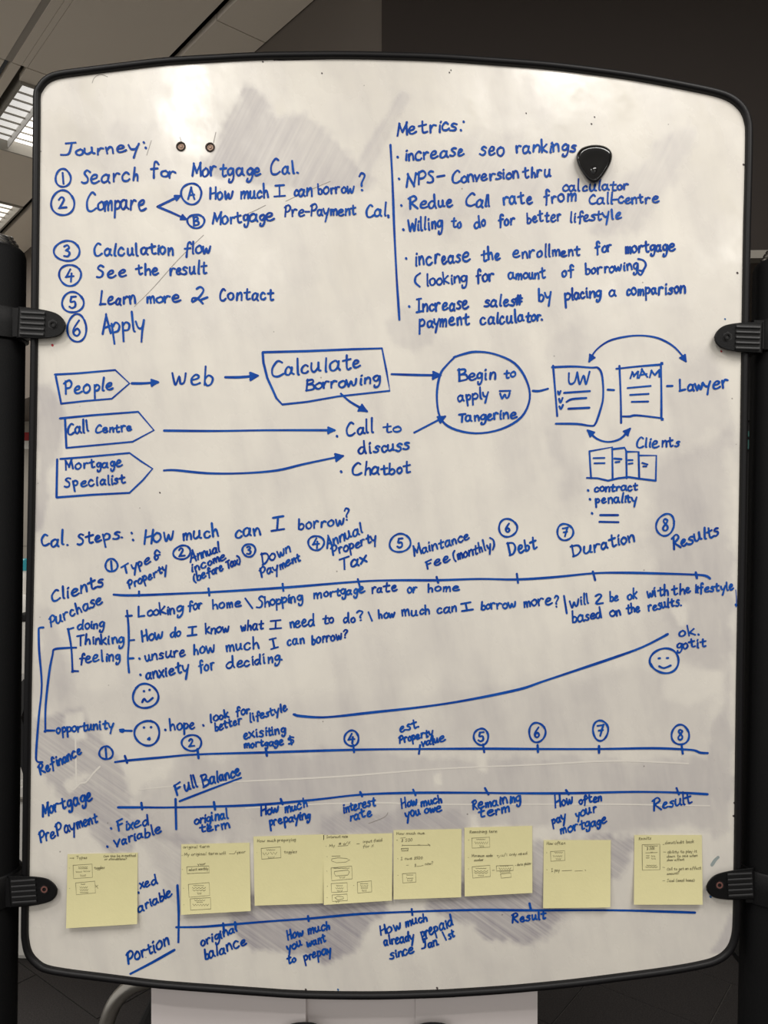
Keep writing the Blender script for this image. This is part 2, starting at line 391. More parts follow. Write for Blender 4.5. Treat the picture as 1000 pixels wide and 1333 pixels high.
def text_strokes(txt, x0, y0, x1, y1, xh, slant=.0, jit=1.7, rnd=random):
    pen = 0; strokes = []; mx = 0
    for ch in txt:
        st, adv = GP.get(ch, GP['o'])
        js, ja, jy, jx = 1 + rnd.uniform(-.08, .08) * jit, rnd.uniform(-.07, .06) * jit, rnd.uniform(-.6, .6) * jit, rnd.uniform(-.05, .10) * jit
        for p in st:
            q = []
            for x, y in p:
                xx = x * (js + jx); yy = y * js
                xx, yy = xx + yy * (ja + slant), yy - xx * ja * .6 + jy
                xx += rnd.uniform(-.25, .25) * jit; yy += rnd.uniform(-.25, .25) * jit
                q.append((pen + xx, yy)); mx = max(mx, pen + xx)
            strokes.append(q)
        pen += (adv + rnd.uniform(-1.2, 1.5)) * js * (1 + jx)
    L = math.hypot(x1 - x0, y1 - y0); ux, uy = (x1 - x0) / L, (y1 - y0) / L
    sx, sy = L / max(mx, 1), xh / 10
    ang = math.atan2(uy, ux) * .5; vx, vy = math.sin(ang), -math.cos(ang)      # letters lean only half as much as the line climbs
    return [[(x0 + ux * x * sx + vx * y * sy, y0 + uy * x * sx + vy * y * sy) for x, y in q] for q in strokes]

INK_OFF = .0005
def ribbons(strokes, width, off=INK_OFF, sub=4, place=None, vary=.14, smooth=True):
    V = []; F = []
    if place is None: place = lambda x, y, o: W(x, y, -o)
    for si, st in enumerate(strokes):
        o = off + si * .00002
        P = smoothpath(st, sub) if (smooth and len(st) > 2) else [np.array(p, float) for p in st]
        Q = [P[0]]
        for p in P[1:]:
            if np.hypot(*(p - Q[-1])) > .12: Q.append(p)
        if len(Q) < 2:
            cx, cy = Q[0]; b = len(V); r = width * .62
            V += [place(cx + r * math.cos(a * math.pi / 5), cy + r * math.sin(a * math.pi / 5), o) for a in range(10)]
            F.append(tuple(range(b + 9, b - 1, -1))); continue
        n = len(Q); b = len(V); hw = width / 2; ph = random.uniform(0, 6)
        T = [(Q[min(i + 1, n - 1)] - Q[max(i - 1, 0)]) for i in range(n)]
        T = [t / max(np.hypot(*t), 1e-6) for t in T]
        ring_l, ring_r = [], []
        for i in range(n):
            h = hw * (1 + vary * math.sin(ph + i * .55))
            nx, ny = -T[i][1], T[i][0]
            ring_l.append((Q[i][0] + nx * h, Q[i][1] + ny * h)); ring_r.append((Q[i][0] - nx * h, Q[i][1] - ny * h))
        for i_, (a, c) in enumerate(zip(ring_l, ring_r)): oo = o + i_ * 2.5e-6; V.append(place(*a, oo)); V.append(place(*c, oo))
        for i in range(n - 1): F.append((b + 2 * i, b + 2 * i + 1, b + 2 * i + 3, b + 2 * i + 2))
        for end, sg in ((0, -1), (n - 1, 1)):      # round ends
            c, t = Q[end], T[end]; a0 = math.atan2(t[1] * sg, t[0] * sg); bb = len(V)
            for k in range(7):
                a = a0 - math.pi / 2 + math.pi * k / 6
                V.append(place(c[0] + hw * math.cos(a), c[1] + hw * math.sin(a), o + (end and (n - 1) * 2.5e-6 + 4e-6) - (0 if end else 4e-6)))
            F.append(tuple(range(bb + 6, bb - 1, -1)))
    return V, F

# ------------------------------------------------------------------ the whiteboard
OUT = [(44.4, 158), (44.8, 125), (48.7, 114), (56.6, 104), (68, 97), (82, 93.5), (100, 91), (120, 88.5), (160, 83.5), (216, 77), (280, 73), (340, 70), (400, 69), (450, 68.8),
       (498, 69.6), (572, 72), (646, 77), (720, 83), (800, 93), (850, 101), (900, 110.5), (930, 117), (948, 123), (962, 132), (972, 144), (977, 158), (978.6, 175), (977.5, 240),
       (976, 300), (974, 420), (971.5, 600), (969, 750), (966.5, 900), (964, 1100), (962.5, 1190), (961, 1215), (956, 1232), (947, 1244), (934, 1252.5), (915, 1258.5), (872, 1266.4),
       (808, 1275), (744, 1283), (666, 1290.5), (600, 1295), (558, 1297), (483, 1298.8), (396, 1297.6), (330, 1293.5), (288, 1290.5), (240, 1287), (198, 1283.3), (132, 1275), (88, 1269.4),
       (60, 1264), (46, 1256), (35, 1243), (30, 1225), (29, 1200), (30.5, 1110), (33, 900), (37, 700), (40.5, 500), (43, 300)]
OUTS = np.array(smoothpath(OUT, 5, closed=True))
def offset_loop(P, d):
    n = len(P); t = np.roll(P, -1, 0) - np.roll(P, 1, 0); t /= np.hypot(t[:, 0], t[:, 1])[:, None]
    return P + np.stack([-t[:, 1], t[:, 0]], 1) * d          # clockwise in image space -> positive is inward
FW = 8.6
MID = offset_loop(OUTS, FW * .5)

board = empty('mobile_whiteboard', (0, 0, 0))
tag(board, 'tall white enamel board, black rounded frame, clamped between two black posts, covered in blue handwriting', 'whiteboard')

# writing surface: fine grid clipped to the outline, with rubbed-out marker areas as attributes
def poly_sd(P, poly):
    poly = np.array(poly, float); d = np.full(len(P), 1e9); ins = np.zeros(len(P), bool)
    for i in range(len(poly)):
        a, b = poly[i], poly[(i + 1) % len(poly)]
        e = b - a; w_ = P - a
        t = np.clip((w_ @ e) / (e @ e), 0, 1); d = np.minimum(d, np.hypot(*(w_ - t[:, None] * e).T))
        c = ((a[1] <= P[:, 1]) & (P[:, 1] < b[1])) | ((b[1] <= P[:, 1]) & (P[:, 1] < a[1]))
        with np.errstate(divide='ignore', invalid='ignore'):
            xi = a[0] + (P[:, 1] - a[1]) * e[0] / (e[1] if e[1] else 1e-9)
        ins ^= c & (P[:, 0] < xi)
    return np.where(ins, d, -d)
STEP = 3.5
gx = np.arange(24, 986, STEP); gy = np.arange(64, 1304, STEP)
GX, GY = np.meshgrid(gx, gy); PTS = np.stack([GX.ravel(), GY.ravel()], 1)
nx_, ny_ = len(gx), len(gy)
sd = poly_sd(PTS, MID)
faces = []
used = {}
Q = []
def vid(i):
    if i not in used: used[i] = len(Q); Q.append(i)
    return used[i]
for r in range(ny_ - 1):
    for c in range(nx_ - 1):
        i = r * nx_ + c; q = (i, i + nx_, i + nx_ + 1, i + 1)
        if max(sd[k] for k in q) > 0: faces.append(tuple(vid(k) for k in q))
PP = PTS[Q].copy(); so = sd[Q]
for k in np.where(so < 0)[0]:
    j = np.argmin(np.hypot(*(MID - PP[k]).T)); PP[k] = MID[j]
surf = mkobj('writing_surface', [W(x, y, 0) for x, y in PP], faces, M['board'], board)
tag(surf, 'white enamel surface with grey rubbed-out smears')
RUBS = {  # polygons in pixels, softness, strength
 'rub_steep': [([(318, 112), (350, 128), (362, 150), (398, 142), (425, 165), (458, 200), (488, 232), (470, 250), (400, 245), (330, 240), (285, 225), (262, 215), (292, 160)], 9, .42),
               ([(524, 118), (536, 124), (512, 165), (492, 205), (478, 232), (462, 215), (490, 165)], 5, .26),
               ([(640, 170), (700, 190), (700, 260), (590, 300), (520, 280), (530, 200)], 22, .22),
               ([(900, 150), (880, 170), (830, 215), (800, 262), (770, 300), (830, 305), (870, 245), (905, 190)], 12, .25),
               ([(150, 170), (205, 165), (215, 235), (160, 245), (120, 215)], 18, .2),
               ([(175, 260), (240, 240), (300, 260), (240, 300)], 20, .14)],
 'rub_diagonal': [([(45, 935), (105, 925), (140, 970), (165, 1015), (176, 1075), (172, 1115), (140, 1112), (100, 1060), (60, 1020), (45, 985)], 7, .5),
                  ([(290, 1165), (430, 1160), (500, 1160), (500, 1185), (462, 1240), (425, 1252), (385, 1240), (330, 1238), (300, 1205)], 8, .75),
                  ([(560, 1150), (705, 1150), (745, 1180), (720, 1215), (690, 1232), (640, 1222), (600, 1200), (560, 1180)], 8, .75),
                  ([(690, 1090), (830, 1090), (810, 1140), (790, 1160), (700, 1170)], 10, .55),
                                    ([(180, 1090), (325, 1095), (330, 1180), (235, 1185)], 10, .25),
                  ([(420, 1060), (600, 1050), (620, 1160), (430, 1170)], 12, .3)],
 'rub_vertical': [([(230, 985), (420, 975), (640, 985), (925, 985), (935, 1075), (800, 1085), (620, 1080), (460, 1090), (235, 1100), (170, 1060)], 14, .34),
                  ([(48, 505), (66, 500), (84, 530), (88, 560), (66, 612), (54, 680), (46, 690)], 7, .38),
                  ([(48, 790), (70, 800), (100, 900), (60, 930), (44, 925)], 14, .2),
                  ([(850, 600), (945, 560), (950, 700), (950, 860), (925, 910), (860, 800), (840, 700)], 22, .3),
                  ([(920, 700), (955, 680), (955, 1080), (930, 1090), (915, 1000), (940, 900)], 9, .32),
                  ([(560, 410), (520, 395), (505, 430), (520, 455), (570, 452)], 9, .22),
                  ([(540, 900), (860, 870), (930, 900), (920, 980), (560, 985)], 22, .16),
                  ([(720, 430), (760, 420), (765, 640), (735, 650), (715, 560)], 14, .18),
                  ([(640, 430), (680, 430), (700, 650), (650, 660)], 20, .1),
                  ([(870, 470), (930, 460), (945, 560), (880, 590)], 16, .18),
                  ([(60, 900), (300, 900), (540, 900), (540, 990), (200, 1000), (60, 940)], 25, .12),
                  ([(945, 1215), (952, 1190), (958, 1215), (940, 1243), (925, 1240)], 5, .4)]}
CLEAN = [([(85, 930), (108, 928), (112, 960), (100, 965), (84, 950)], 5), ([(565, 1010), (573, 1008), (574, 1020), (567, 1024)], 3),
         ([(612, 1062), (622, 1060), (622, 1078), (614, 1078)], 3), ([(620, 975), (632, 975), (634, 1005), (620, 1005)], 5),
         ([(870, 865), (945, 875), (940, 900), (895, 920), (860, 910)], 9), ([(875, 790), (890, 788), (900, 815), (885, 815)], 5),
         ([(80, 1020), (115, 1000), (122, 1010), (90, 1032)], 4)]
me = surf.data
nz = np.array([mnoise.noise(Vector((x * .03, y * .03, 0))) * 14 + mnoise.noise(Vector((x * .12, y * .12, 5))) * 6 for x, y in PP])
cl = np.zeros(len(PP))
for poly, s in CLEAN: cl = np.maximum(cl, np.clip((poly_sd(PP, poly) + nz * .4) / s + .5, 0, 1))
for nm, lst in RUBS.items():
    tot = np.zeros(len(PP))
    for poly, s, amt in lst:
        tot = np.maximum(tot, np.clip((poly_sd(PP, poly) + nz * min(1, s / 12)) / s + .5, 0, 1) * min(1, amt * 1.15))
    tot *= (1 - cl)
    a = me.attributes.new(nm, 'FLOAT', 'POINT'); a.data.foreach_set('value', tot.astype(np.float32))

# back panel and frame
bk = offset_loop(OUTS, FW * .45)[::3]
nbk = len(bk)
v = [W(x, y, 0) + Vector((0, .0008, 0)) for x, y in bk] + [W(x, y, 0) + Vector((0, .018, 0)) for x, y in bk]
mkobj('back_panel', v, [tuple(range(nbk)), tuple(range(2 * nbk - 1, nbk - 1, -1))] + [(i, i + nbk, (i + 1) % nbk + nbk, (i + 1) % nbk) for i in range(nbk)], M['white'], board)
prof = [(0, .002), (-.2, -.002), (.6, -.0052), (2.2, -.0062), (3.6, -.0064), (5.0, -.0062), (6.4, -.0056), (7.8, -.0040), (8.6, -.0006), (8.6, .0206), (0, .0206)]
V = []; F = []; n = len(OUTS); m_ = len(prof)
loops = [offset_loop(OUTS, a) for a, _ in prof]
for i in range(n):
    for k, (a, y) in enumerate(prof):
        x, z = loops[k][i]; p = W(x, z, 0); p.y = y; V.append(p)
for i in range(n):
    for k in range(m_):
        a, b_ = i * m_ + k, i * m_ + (k + 1) % m_; c, d = ((i + 1) % n) * m_ + k, ((i + 1) % n) * m_ + (k + 1) % m_
        F.append((a, b_, d, c))
fr = mkobj('frame', V, F, M['frame'], board, smooth=True)
tag(fr, 'thin black plastic frame with rounded corners')

# bolts showing through the two drilled holes
for (cx, cy) in ((235.5, 190.5), (273.5, 191.5)):
    V = []; F = []
    prof2 = [(6.2, .0002), (6.0, .0012), (5.0, .0016), (4.4, .0006), (2.2, .0005), (1.8, .0013), (.9, .0013)]
    seg = 20
    for r, o in prof2:
        for k in range(seg):
            a = 2 * math.pi * k / seg; V.append(W(cx + r * math.cos(a), cy + r * math.sin(a), -o))
    for i in range(len(prof2) - 1):
        for k in range(seg):
            a, b_ = i * seg + k, i * seg + (k + 1) % seg; F.append((a, a + seg, b_ + seg, b_))
    F.append(tuple(range((len(prof2) - 1) * seg, len(prof2) * seg))[::-1])
    bo = mkobj('bolt_hole', V, F, M['bolt'], board, smooth=False); tag(bo, 'small dark brown bolt sunk in the board')
    V = []; F = []
    for r, o in ((6.4, .0004), (5.3, .0019), (4.7, .0019), (4.2, .0008)):
        for k in range(seg):
            a = 2 * math.pi * k / seg; V.append(W(cx + r * math.cos(a), cy + r * math.sin(a), -o))
    for i in range(3):
        for k in range(seg):
            a, b_ = i * seg + k, i * seg + (k + 1) % seg; F.append((a, a + seg, b_ + seg, b_))
    mkobj('rim', V, F, M['dark'], bo)

# posts
def post(xt, xb, ytop, side):
    top = W(xt, ytop, .012); zb = 0.0
    lean = (W(xt, 330, 0).x - W(xb, 1333, 0).x) / 1.003
    cx0 = top.x - (top.z - zb) * lean
    r = .033
    pr_ = [(r, .03), (r, top.z - .012), (r - .002, top.z - .005), (r - .006, top.z - .001), (r - .011, top.z)]
    o = mkobj('post', *lathe(cx0 + .03 * lean, .014, pr_, 32, lean), M['black'], board, smooth=True)
    for j in range(3):                        # chromed coil stack on the top of the post
        rr = .0205 - j * .003; zz = top.z + .003 + j * .0045
        pts = [(top.x + rr * math.cos(a), .014 + rr * math.sin(a), zz + .0016 * math.sin(a * 3)) for a in [2 * math.pi * k / 28 for k in range(29)]]
        c = mkobj('coil', *tube(pts, .0032, 8), M['chrome'], o, smooth=True)
    cap_ = mkobj('cap', *lathe(top.x, .014, [(.019, top.z), (.014, top.z + .009), (.006, top.z + .013)], 20), M['black'], o, smooth=True)
    # wide foot at the floor
    ft, ff = box(cx0 - .035, cx0 + .035, -.28, .31, .0, .035)
    f_ = mkobj('foot', ft, ff, M['black'], board); bevel_obj(f_, .008)
    return lean, cx0
LL = post(-2, -14, 322, -1); LR = post(1017, 997, 340, 1)

def clamp(rx, ry, sgn, tilt, ring, postinfo, hexa):
    c = empty('clamp', (0, 0, 0)); 
    out = [(17.8, 1), (16.6, 7), (13, 12), (7, 16), (-4, 18.6), (-20, 20.2), (-46, 20.6), (-46, -21), (-24, -19.4), (-8, -17.4), (3.5, -14.6), (10.5, -10.4), (15.6, -4.5)]
    out = [tuple(p) for p in smoothpath(out[:7], 3)] + [tuple(p) for p in smoothpath(out[7:] + [out[0]], 3)[:-1]]
    ca, sa = math.cos(tilt), math.sin(tilt)
    def T(x, y, dep):
        X, Y = x * ca - y * sa, x * sa + y * ca
        return W(rx + sgn * X, ry + Y, -dep)
    n = len(out); V = []; F = []
    shells = [(1.0, .0002), (1.0, .008), (.975, .0098), (.93, .0106)]
    for s, dep in shells:
        for x, y in out: V.append(T(-14 + (x + 14) * s, y * s, dep))
    for k in range(len(shells) - 1):
        for i in range(n):
            a, b_ = k * n + i, k * n + (i + 1) % n
            F.append((a, b_, b_ + n, a + n) if sgn > 0 else (a, a + n, b_ + n, b_))
    top = list(range((len(shells) - 1) * n, len(shells) * n)); F.append(tuple(top) if sgn > 0 else tuple(top[::-1]))
    body = mkobj('clamp', V, F, M['clamp'], board, smooth=False)
    bpy.data.objects.remove(c)
    body['label'] = 'black plastic clamp with grip ribs and hex bolt'
    # rib bars over a dark recess
    def plate(x0, x1, y0, y1, d0, d1, nm, m):
        vs = [T(x, y, d) for d in (d0, d1) for x, y in ((x0, y0), (x1, y0), (x1, y1), (x0, y1))]
        return mkobj(nm, vs, [(4, 5, 6, 7), (0, 4, 7, 3), (1, 2, 6, 5), (0, 1, 5, 4), (3, 7, 6, 2)], m, body)
    plate(-43, -10.5, -16.5, 17, .0104, .0109, 'recess', M['rack'])
    for k in range(5):
        y = -13.2 + k * 6.9
        rb = plate(-43, -11, y - 1.5, y + 1.3, .0108, .0138, 'rib', M['rib']); bevel_obj(rb, .0009, 2)
    # hex pocket and ring
    for nm, r0, r1, seg, d, m in (('hex_pocket', 0, 6.6, 6, .0111, M['rack']), ('bolt_ring', 2.4, 4.6, 20, .0128, ring)):
        vs = []; fs = []
        if r0 == 0:
            vs = [T(r1 * math.cos(a), r1 * math.sin(a), dd) for dd in (.0104, d) for a in [math.pi / 6 + 2 * math.pi * k / seg for k in range(seg)]]
            fs = [tuple(range(seg, 2 * seg))] + [(i, (i + 1) % seg, seg + (i + 1) % seg, seg + i) for i in range(seg)]
        else:
            for r, dd in ((r1, .0108), (r1 - .4, d), (r0 + .3, d), (r0, .0112)):
                vs += [T(r * math.cos(a), r * math.sin(a), dd) for a in [2 * math.pi * k / seg for k in range(seg)]]
            fs = [(k * seg + i, k * seg + (i + 1) % seg, (k + 1) * seg + (i + 1) % seg, (k + 1) * seg + i) for k in range(3) for i in range(seg)]
        mkobj(nm, vs, fs, m, body)
    # collar round the post
    lean, cx0 = postinfo; p = W(rx, ry, 0); z0 = p.z - .021
    col_ = mkobj('collar', *lathe(cx0 + z0 * lean, .014, [(.034, z0), (.0372, z0 + .002), (.038, z0 + .02), (.0372, z0 + .040), (.0355, z0 + .0425), (.033, z0 + .043)], 36, lean), M['clamp'], body, smooth=True)
    # arm bridging collar and plate, behind the ribs
    xa = cx0 + z0 * lean + sgn * .030; xe = T(-30, 0, 0).x
    v_, f_ = box(min(xa, xe), max(xa, xe), -.009, .016, z0 + .003, z0 + .040)
    mkobj('arm', v_, f_, M['clamp'], body)
    return body
clamp(68.5, 422, 1, math.radians(3), M['clamp'], LL, 1)
clamp(57.5, 1158, 1, math.radians(-4), M['pinkbolt'], LL, 0)
clamp(947.5, 438, -1, math.radians(-2), M['clamp'], LR, 1)
clamp(937, 1152.5, -1, math.radians(3), M['pinkbolt'], LR, 0)

# ------------------------------------------------------------------ handwriting on the board
def word(txt, x0, y0, x1, y1, xh, w=2.9, slant=.0, label=True):
    st = text_strokes(txt, x0 + 1, y0 - 1.2, x1 - 1, y1 - 1.2, xh * (.9 if xh < 11 else .95), slant)
    o = mkobj('handwritten_word', *ribbons(st, w), M['ink'], surf)
    if label: o['label'] = 'blue handwritten "%s"' % txt
    return o
def draw(name, strokes, w=3.0, m='ink', label=None, smooth=True, off=INK_OFF, vary=.12):
    o = mkobj(name, *ribbons(strokes, w, off=off, smooth=smooth, vary=vary), M[m], surf)
    if label: o['label'] = label
    return o
def ring(cx, cy, rx, ry, a0=-.6, turn=6.5, tilt=0, n=18):
    out = []
    for k in range(n + 1):
        a = a0 + turn * k / n; f = 1 + .03 * math.sin(3 * a + cx) - .04 * k / n
        x, y = rx * f * math.cos(a), ry * f * math.sin(a)
        out.append((cx + x * math.cos(tilt) - y * math.sin(tilt), cy + x * math.sin(tilt) + y * math.cos(tilt)))
    return out
def circled(d, cx, cy, rx, ry, h, a0=-.6, tilt=0, w=2.6):
    st, adv = GP[d]; hx = h * .52 if d != '1' else h * .2
    xs = [x for p in st for x, _ in p]; mnx, mxx = min(xs), max(xs)
    s = h / 17
    gl = [[(cx + (x - (mnx + mxx) / 2) * s * .95, cy + h / 2 - y * s) for x, y in p] for p in st]
    draw('circled_number', [ring(cx, cy, rx, ry, a0, tilt=tilt)] + gl, w, label='blue circled "%s"' % d)

WORDS = """Journey|77|204|182|198|9.6
Search|105|239|180|237|11
for|194|229|229|233|10
Compare|111|276|191|274|13.5
Mortgage|249|230|340|230|11.5
Cal.|351|228|389|226|11
How|272|260|304|260|10
much|312|260|350|257|10
I|355|257.5|372|257.5|8.5
can|382|256.5|407|256|10
borrow|413|254|462|251|9
?|467|249|477|248|12
Mortgage|275|293|358|288|10
Pre-Payment|369|283|464|280|9
Cal.|476|284|507|282|10
Calculation|121|335|226|332|10
flow|238|332|275|330|10.5
See|125|363|165|361|9.5
the|176|359|207|358|9.5
result|220|359|270|357|9.5
Learn|129|398|177|396|10.5
more|190|395|236|394|9.5
Contact|285|392.5|357|390.5|10.5
Apply|133|437|189|432|14
Metrics|516|177|596|170|10
increase|526|210|605|203|10.5
seo|624|204|657|203|12
rankings|671|200|751|198|10
NPS|527|244|566|239|10.5
-|568|236|580|235|10
Conversion|587|240|676|232|9.5
thru|680|233|718|230|9.5
calculator|731|249.5|819|248|8.2
Redue|531|273|590|270|10
Call|605|270|638|270|10.5
rate|654|267|694|265|10
from|707|265|751|263|10
Call-centre|766|266.5|859|265|8.4
Willing|531|302|577|298|10
to|587|297|601|297|8
do|617|298|633|295|9.5
for|648|295|671|294|9.5
better|685|291|731|289|9
lifestyle|741|291|810|285|8.5
increase|539|347|613|341|11
the|626|341|652|338|9.5
enrollment|666|337|756|334|9
for|774|331|797|328|9.5
mortgage|813|330|880|327|9.5
(|539|372|548|372|10
looking|554|373|609|369|9
for|619|368|644|366|9.5
amount|661|365|711|363|9
of|731|361|748|360|9.5
borrowing|761|359|832|351|9
Increase|541|408|611|403|10.5
sales#|630|400|681|398|9.5
by|700|393|719|390|10
placing|734|392|784|387|10
a|792|388|803|387|8.5
comparison|815|386|893|382|9.5
payment|544|427|612|423|10
calculator.|624|424|707|418|9.5
People|83|515|148|509|10.5
web|223|502|278|501|13
Calculate|352|491|470|480|11.5
Borrowing|397|509|496|499|9.5
Call|87|567|116|563|9.5
Centre|123|565|172|562|7.5
Mortgage|84|613|160|608|8
Specialist|83|636|164|630|8
Call|450|570|487|563|10.5
to|498|564|523|562|8
discuss|466|592|534|586|9.5
Chatbot|457|620|535|617|9.5
Begin|596|497|646|495|9.5
to|655|493|672|492|7.5
apply|595|523|637|519|9
w|650|520.5|665|519.5|7
UW|738|501|769|500|9
MAM|819|494|860|491|6
Lawyer|884|511|949|505|9.5
Clients|827|584|886|582|8
contract|773|641|831|639|6.5
penality|774|656|830|655|7
Cal.|53|713|89|710|10.5
Steps.|100|711|160|701|9.5
How|186|708|227|704|11
much|237|704|285|699|10
can|305|701|340|697|10
I|351|693|371|691|10
borrow|387|691|449|684|9
?|448|679|457|677|8.5
Type|159|749|197|733|8
Property|167|768|219|744|7.5
Annual|247|733|287|718|8.5
income|248|746|295|729|7.5
(before Tax)|252|759|314|734|7.5
Down|340|736|379|719|9
Payment|339|753|392|731|8
Annual|425|715|473|695|9
Property|432|725|491|705|8
Tax|441|744|479|733|9.5
Maintance|538|725|612|703|8.5
Fee|554|742|587|731|7.5
(monthly)|590|731|645|714|8.5
Debt|662|725|700|714|10
Duration|744|726|827|706|9.5
Results|875|717|937|697|10
Clients|66|785|136|764|9.5
Purchase|64|817|134|785|9
doing|100|821|137|818|7.5
Thinking|99|841|162|838|8
feeling|102|864|157|861|8.5
Looking|179|805|240|798|8.5
for|244|796|264|793|8
home|275|794|315|790|8
Shopping|333|792|395|783|8.5
mortgage|407|780|476|773|7.5
rate|483|773.5|518|770|7.5
or|530|773.5|544|772|7.5
home|556|772|599|769|7
How|184|836|213|832|8.5
do|221|830.5|236|829|7.5
I|242|829|257|828|6.5
know|266|826.5|299|823|8
what|313|822|344|820|8
I|349|820|367|819|7
need|377|819|410|815|8.5
to|419|813|435|811.5|7.5
do|446|811.5|463|811|8
?|465|810|474|809|7.5
how|492|806|515|804|7.5
much|522|803.5|560|800|8
can|568|800.5|595|797|8
I|599|797.5|617|796|7
borrow|625|794.5|672|792|7.5
more|681|791|720|787|8.5
?|721|792|729|791|9
will|741|792|767|786|8.5
be|793|784|806|783|7.5
ok|816|782|831|780|8.5
with|842|779|871|776|8
the|874|776|900|772|7.5
lifestyle|904|773|956|769|7
based|744|812|784|805|8.5
on|793|804|809|802|7.5
the|815|800|834|797|7.5
results.|843|797|888|789|7.5
ok.|883|830|911|827|8
gotit|880|846|920|843|7.5
unsure|188|862|242|854|8.5
how|251|853|280|850|8.5
much|293|849|338|845|9
I|351|846|363|845|7.5
can|373|842|397|839|8
borrow|405|840|446|833|7.5
?|446|832|454|831|6.5
anxiety|189|885|247|876|9.5
for|258|876|280|872|8.5
deciding.|294|872|368|861|8.5
opportunity|72|956|149|949|8
hope|220|952|254|949|8.5
look|272|942|299|935|6.8
for|306|933|326|929|7
better|279|953|316|943|7
lifestyle|324|941|375|926|7
exisiting|316|963|373|955|7.5
mortgage|317|975|370|970|6.5
$|374|971|384|969|6.5
Refinance|51|1010|107|982|8.5
est.|520|954|546|948|7.5
Property|519|969|565|958|6.5
value|548|973|581|966|7
Full|228|1038|258|1025|9.5
Balance|263|1026|314|1010|9.5
Mortgage|54|1064|121|1042|9.5
PrePayment|51|1098|128|1071|9
Fixed|152|1084|194|1074|8.5
variable|148|1103|211|1085|8.5
original|252|1074|298|1066|8
term|259|1085|300|1079|8
How|339|1063|364|1058|8.5
much|370|1059|401|1051|8
prepaying|350|1076|405|1066|8
interest|446|1059|490|1049|8
rate|455|1069|485|1063|8
How|522|1053|544|1049|8.5
much|547|1051|576|1046|7.5
you|527|1067|548|1061|8
owe|552|1060|576|1057|7.5
Remaining|614|1055|679|1044|8.5
term|622|1066|664|1058|8.5
How|722|1053|747|1046|9
often|753|1048|784|1044|8
pay|718|1074|738|1068|8
your|749|1066|778|1058|8
mortgage|729|1087|791|1072|8
Result|849|1056|902|1047|9
xed|182|1158|206|1151|7.5
ariable|179|1189|225|1167|8.5
Portion|165|1257|221|1231|10
original|261|1234|310|1213|8
balance|266|1251|322|1231|9
How|374|1225|396|1219|8
much|400|1218|430|1210|7.5
you|373|1239|394|1232|8
want|399|1234|425|1227|7.5
to|373|1256|386|1254|7.5
prepay|395|1252|432|1242|8
How|495|1219|523|1210|8.5
much|527|1208|557|1200|7.5
already|499|1232|540|1225|8
prepaid|548|1222|591|1206|9
since|507|1250|540|1241|8.5
Jan.|548|1237|572|1231|8
1|579|1226|582|1225|8
st|584|1224|593|1220|7.5
Result|665|1202|712|1197|7.5"""
for ln in WORDS.split('\n'):
    t, a, b_, c, d, h = ln.split('|')
    a, b_, c, d, h = map(float, (a, b_, c, d, h))
    big = h >= 9.4
    if h <= 8.6 and (b_ > 1040 or 710 < b_ < 770): h *= .92
    word(t, a, b_, c, d, h, w=2.7 if big else 2.45, slant=.06)
word('Tangerine', 596, 550, 674, 545, 8, 2.7, .05, label=False)

for a in [('1', 82, 231.5, 10, 12, 15), ('2', 81.5, 264, 15.3, 16.6, 15), ('3', 87, 326.5, 17, 13.4, 15), ('4', 91, 358, 14.5, 14, 15), ('5', 94.6, 393.4, 14.3, 13.6, 15), ('6', 100, 427, 12.5, 18.5, 20),
          ('A', 249, 252, 13.4, 14, 14), ('B', 255, 287.8, 11.3, 9, 11),
          ('1', 145, 735.7, 8, 8.5, 12), ('2', 236.8, 719, 11.5, 9, 11, -.6, -.3), ('3', 324, 716.3, 8.6, 8.5, 10), ('4', 411.6, 706.7, 10.5, 9.5, 12), ('5', 520.8, 706.8, 14, 12, 12, -.6, -.3),
          ('6', 661.2, 687, 12, 12, 11), ('7', 735.8, 692.5, 10.5, 11, 11, -.6, -.3), ('8', 866.3, 683, 11.5, 15, 15, -.6, .35),
          ('1', 138, 980, 9, 8.6, 13), ('2', 249.5, 967, 13, 10.6, 10), ('4', 457.7, 961, 9.4, 10.4, 12), ('5', 626.4, 959, 9.6, 11, 12), ('6', 699.4, 953.3, 10.8, 13, 13),
          ('7', 781.8, 950.7, 10, 13.6, 14), ('8', 885.8, 956.4, 11.6, 13.2, 13)]:
    circled(*a)

def head(x, y, ang, s=5.5):                 # filled arrow head as a small scribble
    c, sn = math.cos(ang), math.sin(ang)
    f = lambda u, v_: (x + u * c - v_ * sn, y + u * sn + v_ * c)
    return [f(-s * 1.5, -s * .72), f(0, 0), f(0, 0), f(-s * 1.5, s * .72), f(-s * 1.5, s * .72), f(-s * 1.4, -s * .5), f(-s * .4, 0), f(-s * 1.4, s * .3)]
def arrow(pts, s=5, both=False, w=2.9, label=None):
    a = math.atan2(pts[-1][1] - pts[-2][1], pts[-1][0] - pts[-2][0]); st = [pts, head(*pts[-1], a, s)]
    if both:
        b_ = math.atan2(pts[0][1] - pts[1][1], pts[0][0] - pts[1][0]); st.append(head(*pts[0], b_, s))
    draw('drawn_arrow', st, w)
arrow([(205, 269), (234, 255)], 4); arrow([(205, 269), (222, 276), (242, 285)], 4)
arrow([(171.6, 499), (186, 499), (205, 497.5)], 5, w=3.2); arrow([(293.4, 491), (312, 491), (335, 489)], 6, w=3.2)
arrow([(510, 487), (540, 488), (573, 488.5)], 6); arrow([(444, 512.5), (456, 523), (477, 535)], 6); arrow([(539.5, 563), (579, 542.5)], 5.5)
arrow([(213.6, 560.5), (280, 561), (350, 560), (435, 560)], 5)
arrow([(213.6, 612.4), (228, 612), (270, 616), (315, 616), (360, 612.4), (396, 604), (446, 593.5)], 6)
